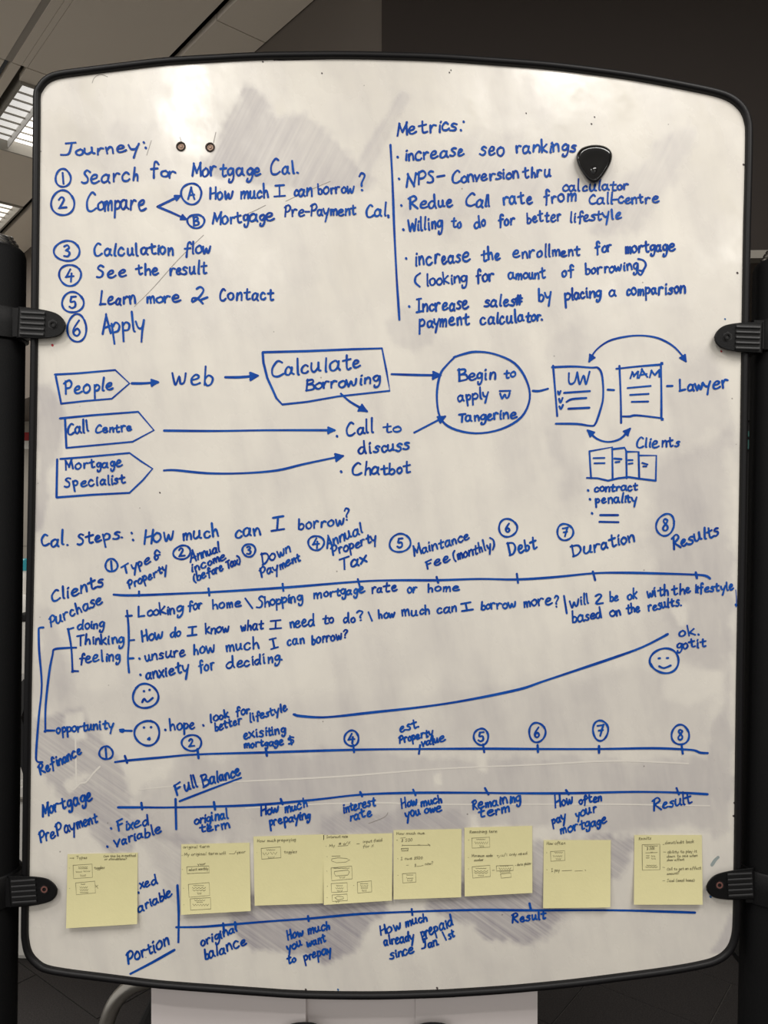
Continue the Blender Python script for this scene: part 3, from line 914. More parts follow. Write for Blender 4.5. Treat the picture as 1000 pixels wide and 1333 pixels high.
arrow([(767.5, 470), (775.6, 456.4), (791.8, 444.3), (813.4, 438.4), (835, 436.7), (856.6, 440), (875.5, 449.7), (887.6, 461.8), (893, 470)], 5, True, 2.5)
arrow([(765.5, 560.5), (777, 571), (791.8, 575.2), (808, 571), (820, 558.5)], 5, True, 2.7)
BX = lambda pts, nm='drawn_box', w=2.7, sm=False: draw(nm, pts, w, smooth=sm)
BX([[(71.4, 487.5), (100, 486), (150, 481.6), (168.6, 499), (145.5, 519), (110, 522), (79.5, 525.4)], [(72.6, 490), (76, 507), (79.5, 525)]])
BX([[(78, 544.6), (120, 540.5), (180, 536), (200.4, 560), (172.5, 575), (130, 579), (86.4, 583)], [(84.6, 545), (86.4, 583)]])
BX([[(78.6, 597.4), (110, 595), (168.6, 589.6), (183, 600), (198.6, 610), (186, 625), (168.6, 641.5), (120, 644), (73.5, 647.5)], [(74.4, 598), (73.5, 647.5)]])
BX([[(342, 458.5), (400, 457), (460, 454.5), (497.4, 453.4), (503, 482), (507.6, 508.6), (440, 516), (400, 523), (367.5, 526.5), (360, 518.5), (348, 492), (343, 472), (342, 458.5)]], w=2.9)
draw('drawn_circle', [[(593, 464), (582, 475), (573, 488), (568.8, 514.6), (573, 543), (588.6, 557.5), (619.4, 564), (652.4, 558.6), (678.8, 543), (689.8, 519), (685.4, 494.8), (670, 472.8), (643.6, 460.7), (619.4, 457.8), (603, 461), (591, 465)]], 2.9)
draw('drawn_line', [[(650.6, 509), (664.5, 508.6)]], 2.4)
draw('drawn_line', [[(693.8, 508.7), (702, 509), (713.4, 506)]], 2.9); draw('drawn_line', [[(791.3, 507.2), (799.4, 507.7)]], 2.9); draw('drawn_line', [[(868.7, 502.5), (875.5, 502.3)]], 2.9)
draw('drawn_document', [[(720.2, 476), (723, 510), (725.6, 541.5)], [(719, 478), (746, 477), (770, 478.5), (779, 479), (784.2, 490), (785.4, 517), (781, 536), (775, 552), (768.8, 554.2), (751.3, 551.8), (723.8, 551.5)],
     [(734.6, 511.3), (768, 509)], [(737.8, 523), (745, 519.5), (763.4, 518)], [(740, 532), (767.5, 530.7)], [(726.5, 509.5), (728, 513.5), (730, 509)], [(728, 519), (730, 524), (732.5, 518)], [(728.5, 529), (730.5, 532.5), (733, 527)]], 2.7)
draw('drawn_document', [[(802.6, 480), (830, 477), (860.6, 474.5), (860.6, 474.5), (861.2, 510), (861.2, 544.2), (861.2, 544.2), (829.6, 540.6), (820, 542), (811.2, 542)], [(806.6, 476.2), (808.2, 515), (808.8, 550.4)],
     [(817.4, 505), (847, 502.3)], [(820.7, 514), (844.4, 512.6)], [(822.8, 523), (843.9, 522.6)]], 2.7)
draw('drawn_folders', [[(767.5, 587.4), (797.2, 582), (797.7, 624), (797.7, 624)], [(767.5, 587.4), (768.5, 605), (769.7, 622.5)], [(797, 584.7), (813.4, 582.8), (815.5, 587.4), (816, 622.5)], [(816, 588), (831.5, 588), (832.3, 621)],
     [(832.3, 592.8), (854.7, 592.8), (853.9, 625)], [(764.3, 622), (778, 622.5), (791.8, 625.7), (805, 622.5), (818.8, 621), (832, 623), (853.9, 625.7)],
     [(772.9, 596.3), (787, 596)], [(774.2, 603), (787.2, 602.8)], [(799.9, 596.8), (809.3, 597.6)], [(801.5, 601.6), (806.6, 601)], [(818.3, 598.8), (823.6, 598.8)], [(818.8, 603.6), (823.6, 603)], [(836.4, 602.5), (843, 604.5)], [(837.7, 607), (841.7, 607)]], 2.5, smooth=False)
draw('drawn_line', [[(781.5, 670.5), (804.8, 670.5)], [(780.5, 679.2), (805.3, 679.7)]], 2.7)
draw('divider_line', [[(508.4, 188.5), (510.5, 225), (512, 262), (513.4, 300), (516.4, 360), (518.5, 392), (520, 416)]], 2.9)
draw('ampersand', [[(256, 376), (261, 373.5), (265, 378), (259, 387), (250.5, 393), (251, 388), (258, 389), (264, 395)], [(262, 390), (270, 387)]], 2.8)
draw('ampersand', [[(208, 719), (204, 716), (201.5, 721), (206, 725), (203, 729), (201.5, 724), (208, 722)]], 2.6)
draw('bracket_mark', [[(831, 337), (838, 339), (841, 345), (837, 352), (833, 352)], [(829, 352), (834, 358), (838, 352)]], 2.7)
TICKS = lambda L: [[(a, b_), (c, d)] for a, b_, c, d in L]
draw('timeline', [[(148, 774), (174, 775), (250, 772), (272, 771), (368, 765), (467, 757), (518, 755.3), (569, 755.3), (624, 753.6), (672, 754.3), (720, 751.4), (772, 746.3), (810, 745.5), (860, 746.5), (905, 748), (918.8, 749.5), (924.5, 753)]] +
     TICKS([(181, 770, 181, 775.5), (271.5, 766, 272.5, 775), (368, 760, 369, 769), (466, 754, 469, 765.5), (568.5, 751, 570.5, 758.5), (673, 747, 674.5, 758.5), (772, 744, 775, 755), (906, 745, 907.5, 752.5)]), 3)
draw('timeline', [[(150, 992), (165.4, 990), (210, 986), (257.5, 982), (345, 979.5), (460, 976), (544, 975), (630, 974.6), (701, 975), (779, 975), (850, 974), (888.4, 975.4), (904, 976.7), (911.8, 979.8), (921.4, 980.3)]] +
     TICKS([(162.5, 984, 165.5, 993), (257, 975, 258.5, 987), (346, 974, 347.5, 984), (460, 970, 461, 979), (547, 970, 545.5, 981), (629, 969, 630.5, 979), (700, 970, 700.5, 979), (780, 971, 780, 980), (887.5, 970, 889, 981)]), 3)
draw('timeline', [[(153.7, 1051), (185, 1051), (228.5, 1051), (330, 1048), (410, 1041), (470, 1034.4), (539, 1032), (620, 1032), (670, 1032.6), (739, 1032.6), (826, 1030.8), (883.2, 1031.8), (921.4, 1033.9)]] +
     TICKS([(184, 1045, 185, 1053.5), (278.5, 1044, 280, 1054), (365.5, 1040, 368, 1047), (469, 1031, 471.5, 1036.5), (538, 1028, 541, 1035), (631.5, 1026, 636, 1034), (737, 1028.5, 740.5, 1034), (881, 1026, 884, 1034), (228.5, 1040, 229.4, 1079.3)]), 3)
draw('timeline', [[(229.6, 1207), (260, 1206.6), (290, 1204.4), (350, 1199.4), (401.6, 1195.8), (466, 1190), (536, 1186.8), (620, 1184.5), (690, 1185), (800, 1185), (860, 1186.5), (905, 1188)],
                  [(231, 1152.4), (232.6, 1190), (232.2, 1226.4)]] + TICKS([(290.5, 1202, 291.5, 1211), (306, 1200.5, 307, 1210), (401, 1192.5, 402, 1199), (536, 1183.5, 537, 1191), (689.5, 1176, 691.5, 1185)]), 3)
draw('underline', [[(233.8, 1043), (275, 1027), (313.8, 1012.5)]], 2.7); draw('underline', [[(170, 1267.6), (198, 1253), (227, 1236.6)]], 3.2)
draw('drawn_bracket', [[(56.5, 816.8), (51, 817.5), (50.3, 822), (51, 848), (54.3, 892), (50.6, 931.6), (47, 980), (48.2, 991), (55, 992)]], 2.7)
draw('drawn_bracket', [[(99, 843), (84, 843.6), (70.5, 845.4), (68.5, 852), (64.2, 874.4), (59.4, 918.4), (59, 951), (59, 951), (70.8, 951)]], 2.8)
draw('drawn_bracket', [[(95.4, 817.2), (88.8, 819.4), (88.8, 819.4), (92.8, 843.6), (94.4, 873.4), (94.4, 873.4), (101.6, 873.7)]], 2.7)
draw('divider_line', [[(165.4, 794.8), (167.2, 815), (167.6, 837), (166.5, 856.8), (168, 875.5)], [(163.9, 802), (171.6, 801.4)], [(167.6, 833.7), (174.6, 833)], [(167.6, 857.2), (173.8, 856.8)]], 2.7)
draw('slash_mark', [[(319.4, 779), (328.5, 791.6)]], 2.6); draw('slash_mark', [[(479.8, 797), (484.4, 808)]], 2.6); draw('slash_mark', [[(734.4, 775.6), (738, 798.3)]], 2.6)
draw('drawn_bracket', [[(775.5, 776), (780, 773.5), (783, 776), (776, 785.5), (785, 785)]], 2.7)
draw('mood_curve', [[(382.5, 930), (390, 932), (415, 933.8), (440, 932.4), (479, 928), (551.8, 920), (610, 911), (675.5, 897.5), (706.5, 887.2), (753, 871.7), (799.5, 856), (836.7, 842.3), (868.3, 826.2)], [(384, 930), (387, 932)], [(867, 826.5), (869.5, 825.5)]], 3.2)
draw('drawn_face', [ring(189.2, 906.3, 17, 16, -2.4), [(187.4, 899.7)], [(194.7, 898)], [(185.2, 914), (187.8, 909.6), (191.8, 913.6), (198.8, 908.5)]], 2.8, label='blue worried face')
draw('drawn_face', [ring(191.4, 954.3, 16.5, 16.5, -.8, tilt=-.5), [(187.4, 947)], [(196.6, 946.6)], [(192.6, 962.3), (194.8, 960), (193.6, 963), (195, 962)]], 2.8, label='blue open-mouthed face')
draw('drawn_face', [ring(865.5, 860.3, 19, 16.5, -3.6), [(857.6, 857), (859.4, 856.8)], [(868.3, 856.6), (870, 856.5)], [(858.4, 867.3), (864.6, 869.6), (873.3, 866.3)]], 2.8, label='blue smiling face')
draw('drawn_line', [[(171.6, 951.4), (157, 951)], [(156, 950), (161, 949.5), (160, 952.5), (156.6, 952)]], 2.7)
for x, y in [(187, 185), (189.5, 192), (600, 169), (603.5, 158), (517.6, 204), (519.4, 232.4), (522.4, 267), (525, 298.5), (528.6, 336), (532.6, 398.6), (438.6, 567.4), (444, 613.6), (765.6, 638), (768, 649.5), (770.7, 667.8),
             (171.2, 693.5), (173, 702.5), (181.3, 857), (182.6, 878), (215, 949.7), (264.5, 943.8), (144.4, 1078), (139.5, 1101.7), (180, 1161.6), (505.5, 282), (958, 787)]:
    draw('bullet_dot', [[(x, y), (x + .5, y + .8)]], 3.4 if x in (444, 525) else 3.0)
# old erased lines that stay cleaner than the rubbed ground, scratches and specks
draw('erased_line', [[(317, 1017), (440, 1011), (570, 1001), (700, 995.4), (800, 990.5), (896, 994)]], 2, 'clean', off=.0002)
draw('erased_line', [[(180, 1028), (240, 1022), (317, 1017)]], 1.4, 'clean', off=.0002)
draw('erased_line', [[(320, 1052), (410, 1047), (492, 1045), (560, 1047), (700, 1047), (800, 1047), (924, 1049)]], 1.8, 'clean', off=.0002)
draw('erased_line', [[(98, 945), (99, 1000), (100, 1022)], [(86, 1022), (95, 1028), (104, 1020), (112, 1018), (122, 1006), (130, 998)]], 2.2, 'clean', off=.0002)
draw('scratch', [[(175, 399), (200, 374), (232, 338), (265, 306)]], .8, 'scratch', off=.0002)
for st_ in ([(372, 262), (395, 251), (430, 236)], [(310, 283), (330, 275), (346, 267)], [(480, 1072), (500, 1064), (505, 1058)], [(120, 108), (123, 101), (131, 97), (140, 100)], [(191, 202), (197, 183)], [(234, 178), (236, 184)], [(281, 172), (278, 186)]):
    draw('scratch', [st_], .8, 'scratch', off=.0002)
draw('scratch', [[(356, 78), (372, 78.5), (425, 77)]], 1.0, 'speck', off=.0002)
for x, y, m, s in [(357, 77, 'speck', 3), (342, 80, 'speck', 2), (68, 449, 'speckred', 3), (944, 415, 'speckblue', 2), (939, 457, 'speckred', 2.4), (960, 355, 'speck', 2.6), (956, 1045, 'speck', 2.2), (955, 1062, 'speck', 2.2),
                   (398, 1288, 'speck', 2.4), (440, 1288, 'speckblue', 2.4), (569, 1286, 'speck', 2.6), (921, 1158, 'speckblue', 3.2), (925, 1167, 'speckblue', 3), (770, 161, 'speck', 2), (774, 152, 'speck', 1.6), (685, 147, 'speck', 1.5),
                   (585, 94, 'speck', 1.6), (587, 91, 'speck', 1.4), (208, 641, 'speck', 1.6), (419, 95, 'speck', 1.8), (968, 214, 'speck', 2.4)]:
    draw('speck', [[(x, y), (x + .4, y + .6)]], s, m, off=.0003)
draw('faded_ink_smear', [[(927, 1126), (931, 1120), (935, 1116)]], 4, 'smear', off=.0002)
draw('faded_ink_stroke', [[(958, 768), (959, 780), (958.5, 790)]], 1.2, 'ink', off=.0003)

# ------------------------------------------------------------------ sticky notes
def zr(ox, oy, s): return lambda x, y: (ox + x / s, oy + y / s)
def note(corners, label, lift, texts, marks, curl=(0, 0)):
    (ax, ay), (bx, by), (cx, cy), (dx, dy) = corners     # tl, tr, br, bl
    root = empty('sticky_note', W((ax + bx) / 2, (ay + by) / 2, -.001)); tag(root, label, 'sticky note', 'yellow sticky notes along the bottom of the whiteboard')
    NX, NY = 10, 12
    def liftf(u, v_):
        return .0010 + lift * max(0, v_ - .12) ** 2 * (1 + curl[0] * (u - .5) * 2) + curl[1] * max(0, u - .6) ** 2 * v_
    def P(u, v_, e=0):
        x = (ax * (1 - u) + bx * u) * (1 - v_) + (dx * (1 - u) + cx * u) * v_
        y = (ay * (1 - u) + by * u) * (1 - v_) + (dy * (1 - u) + cy * u) * v_
        return W(x, y, -(liftf(u, v_) + e))
    V = [P(i / NX, j / NY) for j in range(NY + 1) for i in range(NX + 1)]
    N1 = len(V); V += [P(i / NX, j / NY, -.0003) for j in range(NY + 1) for i in range(NX + 1)]
    F = []
    for j in range(NY):
        for i in range(NX):
            a = j * (NX + 1) + i; F.append((a, a + NX + 1, a + NX + 2, a + 1)); F.append((a + N1, a + N1 + 1, a + N1 + NX + 2, a + N1 + NX + 1))
    bd = [i for i in range(NX + 1)] + [(j + 1) * (NX + 1) + NX for j in range(NY)] + [NY * (NX + 1) + i for i in range(NX - 1, -1, -1)] + [j * (NX + 1) for j in range(NY - 1, 0, -1)]
    for k in range(len(bd)):
        a, b_ = bd[k], bd[(k + 1) % len(bd)]; F.append((a, b_, b_ + N1, a + N1))
    sheet = under(mkobj('sheet', V, F, M['yellow'], smooth=True), root)
    def place(x, y, o):
        v_ = 0.5
        for _ in range(3):
            xl, xr = ax * (1 - v_) + dx * v_, bx * (1 - v_) + cx * v_
            u = (x - xl) / (xr - xl); yt, yb = ay * (1 - u) + by * u, dy * (1 - u) + cy * u; v_ = (y - yt) / (yb - yt)
        return W(x, y, -(liftf(u, v_) + o))
    for t, x0, y0, x1, y1, h in texts:
        st = text_strokes(t, x0, y0, x1, y1, h, .1, 1.3)
        under(mkobj('written_line', *ribbons(st, .5, off=.00025, sub=2, place=place), M['pen']), root)
    marks = [(nm, [q]) if nm in ('dot_mark', 'dash', 'underscore') else (nm, st) for nm, st in marks for q in (st if nm in ('dot_mark', 'dash', 'underscore') else st[:1])]
    for nm, st in marks:
        under(mkobj(nm, *ribbons(st, .55, off=.00025, sub=2, place=place, smooth=False), M['pen']), root)
    return root
def tx(f, t, x0, y0, x1, y1, h):
    a, b_ = f(x0, y0), f(x1, y1); return (t, a[0], a[1], b_[0], b_[1], h)
def mk(f, nm, *strokes): return (nm, [[f(*p) for p in s] for s in strokes])
def rect(f, nm, x0, y0, x1, y1, sk=0, inner=()):
    return (nm, [[f(x0, y0 + sk), f(x1, y0), f(x1 + sk * .3, y1), f(x0 + sk * .4, y1 + sk), f(x0, y0 + sk)]] + [[f(*p) for p in s] for s in inner])
def squig(x0, x1, y, a=5, n=8): return [(x0 + (x1 - x0) * i / n, y + (a if i % 2 else -a)) for i in range(n + 1)]

f = zr(75, 1095, 6.06)
note([(88, 1112), (179.3, 1110), (178.6, 1203), (86, 1208.5)], 'leftmost yellow sticky note, under the word variable, with two small boxes', .0085,
     [tx(f, 'Types', 148, 138, 232, 138, 1.9), tx(f, 'Can this be in method', 362, 126, 615, 120, 1.6), tx(f, 'or standalone?', 370, 149, 545, 146, 1.6), tx(f, 'toggles', 290, 222, 370, 216, 1.9)],
     [mk(f, 'arrow', [(97, 134), (130, 133), (122, 127), (130, 133), (122, 139)]), rect(f, 'box_sketch', 122, 180, 272, 285, 10, [squig(165, 235, 205, 3), squig(165, 235, 216, 1), squig(145, 190, 243), squig(205, 255, 238), squig(180, 220, 272, 8)]),
      rect(f, 'box_sketch', 142, 315, 294, 408, 14, [squig(185, 215, 340, 4), squig(175, 235, 365, 6), squig(175, 240, 385, 6), squig(178, 240, 405, 3), [(298, 345), (318, 372)], [(318, 348), (300, 362)]]),
      mk(f, 'dot_mark', [(92, 211), (94, 213)], [(93, 372), (96, 374)])])
f = zr(230, 1090, 5)
note([(236, 1099), (325, 1097), (326.4, 1186), (235.6, 1191)], 'yellow sticky note under the words original term, with a label bar above two stacked boxes', .008,
     [tx(f, 'Original term', 42, 72, 212, 66, 2.0), tx(f, 'My original term will', 48, 120, 318, 110, 2.1), tx(f, '__/year', 342, 108, 448, 102, 2.0), tx(f, 'year', 135, 182, 188, 178, 1.7), tx(f, 'select monthly', 78, 218, 205, 210, 1.9)],
     [rect(f, 'box_sketch', 66, 186, 210, 230, 6), rect(f, 'box_sketch', 76, 294, 212, 378, 12, [squig(110, 175, 314, 1), squig(102, 188, 330, 4), squig(105, 188, 345, 3), squig(135, 160, 366, 6)]),
      rect(f, 'box_sketch', 88, 392, 220, 466, 8, [squig(115, 185, 410, 3), squig(130, 170, 422, 3), squig(105, 208, 440, 6, 12)]), mk(f, 'dot_mark', [(34, 118), (37, 119)], [(36, 209), (38, 210)], [(44, 331), (46, 332)], [(46, 438), (48, 439)])])
note([(330, 1089), (422, 1086), (421, 1176), (331.6, 1179)], 'nearly blank yellow sticky note under the words How much prepaying', .006,
     [tx(f, 'How much prepaying', 525, 32, 775, 22, 2.1), tx(f, 'toggles', 698, 104, 782, 100, 2.0)],
     [rect(f, 'box_sketch', 550, 62, 676, 132, 10, [squig(585, 640, 82, 3), squig(562, 600, 108, 8, 4), squig(612, 652, 104, 8, 4), squig(595, 635, 131, 6, 6)]), mk(f, 'dot_mark', [(521, 99), (523, 100)])])
f = zr(410, 1075, 5)
note([(421, 1087), (511, 1084.6), (510.4, 1172.4), (421.6, 1178)], 'yellow sticky note under the words interest rate, crowded with sketches', .0095,
     [tx(f, 'Interest rate', 75, 80, 215, 76, 1.9), tx(f, 'My', 92, 138, 130, 134, 2.0), tx(f, '# o/%', 155, 124, 230, 120, 2.0), tx(f, 'input field', 312, 112, 438, 100, 2.0), tx(f, 'for %', 310, 144, 382, 138, 2.0)],
     [mk(f, 'underscore', [(150, 132), (215, 128)], [(272, 118), (290, 116)]), mk(f, 'oval_sketch', [(110, 215), (150, 208), (205, 212), (228, 222), (200, 236), (140, 240), (108, 228), (110, 215)], [(110, 198), (165, 196)]),
      rect(f, 'box_sketch', 105, 262, 240, 345, 12, [[(128, 297), (215, 288), (225, 300), (215, 320), (135, 326), (126, 310), (128, 297)], squig(160, 195, 336, 7, 6), squig(120, 225, 276, 1)]),
      rect(f, 'box_sketch', 106, 370, 210, 428, 6, [squig(140, 180, 390, 4), squig(135, 185, 406, 3), squig(145, 178, 424, 6, 6)]), rect(f, 'box_sketch', 276, 358, 368, 430, 8, [squig(295, 345, 376, 1), squig(298, 345, 392, 7, 8), squig(300, 345, 405, 1), squig(308, 335, 422, 6)]),
      rect(f, 'box_sketch', 112, 444, 210, 486, 6, [[(130, 468), (150, 458), (185, 462), (188, 474), (150, 482), (130, 468)], squig(135, 160, 494, 6, 4)]),
      mk(f, 'dot_mark', [(72, 133), (75, 134)], [(78, 200), (81, 201)], [(77, 294), (80, 296)], [(80, 392), (83, 394)], [(252, 388), (255, 389)], [(79, 466), (81, 468)])], curl=(-.35, 0))
note([(512.4, 1080.6), (601, 1079), (600.4, 1168), (512.4, 1171)], 'yellow sticky note under the words How much you owe', .007,
     [tx(f, 'How much owe', 532, 58, 715, 54, 2.0), tx(f, '$ 500', 562, 104, 635, 100, 2.4), tx(f, 'I owe $500', 558, 222, 702, 216, 2.2), tx(f, '$___ now?', 648, 266, 770, 250, 2.1)],
     [mk(f, 'slider_sketch', [(570, 122), (568, 132)], [(568, 127), (750, 126)], [(735, 118), (750, 126), (748, 132)], squig(672, 684, 125, 3), [(558, 80), (590, 76)]), mk(f, 'oval_sketch', squig(566, 608, 154, 8, 6), [(562, 148), (608, 146), (608, 163), (564, 164), (562, 148)]),
      rect(f, 'box_sketch', 570, 306, 656, 366, 6, [squig(595, 640, 320, 1), [(595, 340), (598, 334)], [(602, 342), (640, 340)], squig(602, 634, 356, 6)]), mk(f, 'dash', [(596, 257), (608, 256)], [(532, 93), (538, 94)], [(538, 213), (542, 215)], [(539, 321), (542, 323)])])
f = zr(590, 1070, 4.762)
note([(604.7, 1077.4), (693, 1075), (693.3, 1162.4), (605, 1167)], 'yellow sticky note under the words Remaining term, with two boxes joined by an arrow', .0065,
     [tx(f, 'Remaining term', 102, 70, 272, 64, 2.1), tx(f, 'Minimum mode', 115, 218, 245, 214, 1.9), tx(f, '- u/i only need', 272, 216, 460, 200, 2.0), tx(f, 'number', 130, 244, 188, 240, 1.7), tx(f, '- date picker', 385, 274, 485, 262, 1.8)],
     [rect(f, 'box_sketch', 116, 94, 226, 156, 6, [squig(145, 198, 108, 2), squig(135, 215, 130, 7, 12), squig(165, 190, 150, 6, 5)]), rect(f, 'box_sketch', 118, 268, 228, 338, 10, [squig(140, 205, 288, 2), squig(132, 215, 305, 4), squig(132, 215, 316, 3), squig(155, 190, 332, 4)]),
      rect(f, 'box_sketch', 268, 268, 372, 300, 4, [squig(290, 345, 272, 3), squig(285, 358, 290, 6, 10), squig(290, 352, 310, 6, 10), [(294, 322), (358, 316), (360, 342), (298, 348), (294, 322)]]), mk(f, 'arrow', [(243, 300), (257, 299)], [(274, 206), (282, 224), (292, 208)]),
      mk(f, 'dot_mark', [(95, 111), (98, 113)], [(93, 220), (96, 221)], [(94, 290), (97, 292)])])
note([(708, 1093.5), (795.4, 1093.5), (794.7, 1181.3), (707.2, 1182.4)], 'yellow sticky note under the words How often pay your mortgage', .0065,
     [tx(f, 'How often', 580, 142, 695, 138, 2.3), tx(f, 'I pay', 608, 308, 660, 306, 2.2)],
     [rect(f, 'box_sketch', 604, 178, 692, 238, 5, [squig(630, 678, 190, 2), squig(620, 675, 212, 5, 10), squig(638, 668, 230, 4)]), mk(f, 'underscore', [(675, 303), (735, 300)], [(755, 304), (802, 302)], [(818, 296), (822, 302)], [(579, 190), (582, 191)], [(580, 295), (583, 298)])], curl=(.3, 0))
f = zr(700, 1080, 4.348)
note([(826, 1087), (913.9, 1087), (915, 1177.7), (825.4, 1177.7)], 'rightmost yellow sticky note, under Result, with a tall box and dashed lines', .0075,
     [tx(f, 'Results', 572, 58, 642, 54, 2.0), tx(f, 'donut/edit back', 722, 82, 885, 74, 2.2), tx(f, 'ability to play it', 735, 134, 902, 128, 2.0), tx(f, 'down to see when', 732, 158, 905, 152, 1.9), tx(f, 'show effect', 732, 178, 830, 174, 1.8),
      tx(f, 'Call to get an effect', 732, 230, 925, 224, 2.0), tx(f, 'amount?', 732, 256, 802, 252, 1.9), tx(f, 'Send (email home)', 732, 296, 888, 292, 2.0), tx(f, '$ 500', 618, 114, 662, 112, 2.3)],
     [rect(f, 'box_sketch', 592, 82, 692, 226, 3, [squig(605, 680, 92, 1), [(612, 131), (678, 129)], squig(640, 650, 129, 3, 4), squig(615, 632, 148, 2), squig(615, 632, 160, 2), squig(645, 665, 150, 4, 5), squig(645, 668, 164, 4, 5), squig(618, 672, 202, 2), squig(612, 678, 212, 2)]),
      mk(f, 'dash', [(710, 84), (716, 84)]), mk(f, 'dash', [(712, 126), (726, 127)]), mk(f, 'dash', [(708, 213), (720, 214)]), mk(f, 'dash', [(708, 290), (720, 288)])])

# ------------------------------------------------------------------ magnet
mag_out = smoothpath([(750.5, 208), (751.5, 200), (757, 193), (767, 189.2), (778, 188.4), (788, 190.5), (795, 195.5), (797.2, 203), (795, 213), (789, 224), (782.5, 233), (777, 237.6), (771.5, 238), (765.5, 234.5), (759.5, 227), (754, 218)], 4, closed=True)
n = len(mag_out); c_ = np.mean(mag_out, 0); V = []; F = []
shells = [(1, .0003), (1.0, .0045), (.985, .0068), (.955, .0082), (.91, .0091), (.86, .0095), (.80, .0096), (.5, .0093)]
for s, dep in shells:
    for p in mag_out: x, y = c_ + (p - c_) * s; V.append(W(x, y, -dep))
for k in range(len(shells) - 1):
    for i in range(n):
        a, b_ = k * n + i, k * n + (i + 1) % n; F.append((a, a + n, b_ + n, b_))
F.append(tuple(range((len(shells) - 1) * n, len(shells) * n))[::-1])
mg = mkobj('magnet', V, F, M['gloss'], smooth=True)
tag(mg, 'glossy black rounded triangular magnet stuck at the upper right of the whiteboard', 'magnet')
bm = bmesh.new(); bmesh.ops.create_uvsphere(bm, u_segments=16, v_segments=10, radius=.0042)
me = bpy.data.meshes.new('thumb_dimple'); bm.to_mesh(me); bm.free(); me.materials.append(M['gloss'])
me.polygons.foreach_set('use_smooth', [True] * len(me.polygons))
d_ = bpy.data.objects.new('thumb_bump', me); COL.objects.link(d_); d_.parent = mg; d_.location = W(773, 222, -.0082); d_.scale = (1.2, .55, 1.5)

# ------------------------------------------------------------------ paper sheets hanging below the board
def sheet(x0, x1, y, label, ph, edge):
    NX, NY = 14, 8; V = []; F = []
    for j in range(NY + 1):
        for i in range(NX + 1):
            u = i / NX; p = W(x0 + (x1 - x0) * u, 1240 + 170 * j / NY, y)
            p.y += .003 * math.sin(u * 5 + ph) * (j / NY) + (-.004 * max(0, u - .75) ** 2 * 8 if edge else 0); V.append(p)
    N1 = len(V); V += [p + Vector((0, .0006, 0)) for p in V[:N1]]
    for j in range(NY):
        for i in range(NX):
            a = j * (NX + 1) + i; F.append((a, a + NX + 1, a + NX + 2, a + 1)); F.append((a + N1, a + N1 + 1, a + N1 + NX + 2, a + N1 + NX + 1))
    o = mkobj('paper_sheet', V, F, M['paper'], smooth=True)
    return tag(o, label, 'paper', 'white sheets hanging below the whiteboard')
sheet(197, 398.5, .030, 'left one of three white paper sheets hanging below the board', 0, True)
sheet(392, 548, .034, 'middle one of three white paper sheets, tucked behind the other two', 1, False)
sheet(541, 700, .030, 'right one of three white paper sheets hanging below the board', 2, False)
for (x, yy, lb, a) in ((392, 1341, 'black rounded clip at the foot of the left white sheet', .2), (563, 1341, 'black rounded clip at the foot of the right white sheet', -.1)):
    P0 = smoothpath([(-26, 4), (-24, -4), (-12, -9), (2, -10.5), (16, -9), (25, -4), (26, 4), (20, 9), (-20, 9)], 3, closed=True)
    n = len(P0); V = [W(x + p[0], yy + p[1] - p[0] * a * .2, .026 if k else .019) for k in (0, 1) for p in P0]
    o = mkobj('binder_clip', V, [tuple(range(n))[::-1], tuple(range(n, 2 * n))] + [(i, (i + 1) % n, n + (i + 1) % n, n + i) for i in range(n)], M['fabric']); bevel_obj(o, .0015)
    tag(o, lb, 'clip', 'black clips on the hanging sheets')

# ------------------------------------------------------------------ chair with bent steel tube, behind the left of the board
ch = empty('tubular_chair', (-.3, .4, 0)); tag(ch, 'black chair with bent grey steel tube frame behind the lower left of the board', 'chair')
xr = -.458
for y0 in (.25, .74):
    loop = smoothpath([(xr, y0, .012), (xr, y0, .3), (xr, y0, .50), (xr + .006, y0, .565), (xr + .028, y0, .612), (xr + .07, y0, .637), (xr + .14, y0, .642), (xr + .30, y0, .642), (xr + .38, y0, .63), (xr + .42, y0, .58), (xr + .43, y0, .5), (xr + .44, y0, .25), (xr + .45, y0, .012)], 5)
    under(mkobj('side_frame', *tube([tuple(p) for p in loop], .0125, 14), M['steel'], smooth=True), ch)
for y0 in (.262, .728):
    under(mkobj('back_upright', *tube([(xr + .07, y0, .637), (xr + .01, y0, .66), (xr - .03, y0, .72), (xr - .045, y0, .80)], .010, 10), M['steel'], smooth=True), ch)
V, F = box(xr + .01, xr + .43, .263, .727, .43, .48); o = under(mkobj('seat', V, F, M['fabric']), ch); bevel_obj(o, .015, 3)
V = []; F = []
for j in range(9):
    t = j / 8
    for i in range(9):
        u = i / 8 * 2 - 1
        V.append((xr - .05 - .12 * t - .03 * (1 - u * u), .495 + .225 * u, .70 + .40 * t - .04 * u ** 4 * t))
N1 = len(V); V += [(x + .028, y, z) for x, y, z in V]
for j in range(8):
    for i in range(8):
        a = j * 9 + i; F.append((a, a + 1, a + 10, a + 9)); F.append((a + N1, a + N1 + 9, a + N1 + 10, a + N1 + 1))
for i in range(8):
    F += [(i, i + N1, i + 1 + N1, i + 1), (72 + i, 73 + i, 73 + i + N1, 72 + i + N1), (i * 9, i * 9 + 9, i * 9 + 9 + N1, i * 9 + N1), (i * 9 + 8, i * 9 + 8 + N1, i * 9 + 17 + N1, i * 9 + 17)]
under(mkobj('backrest', V, F, M['fabric'], smooth=True), ch)

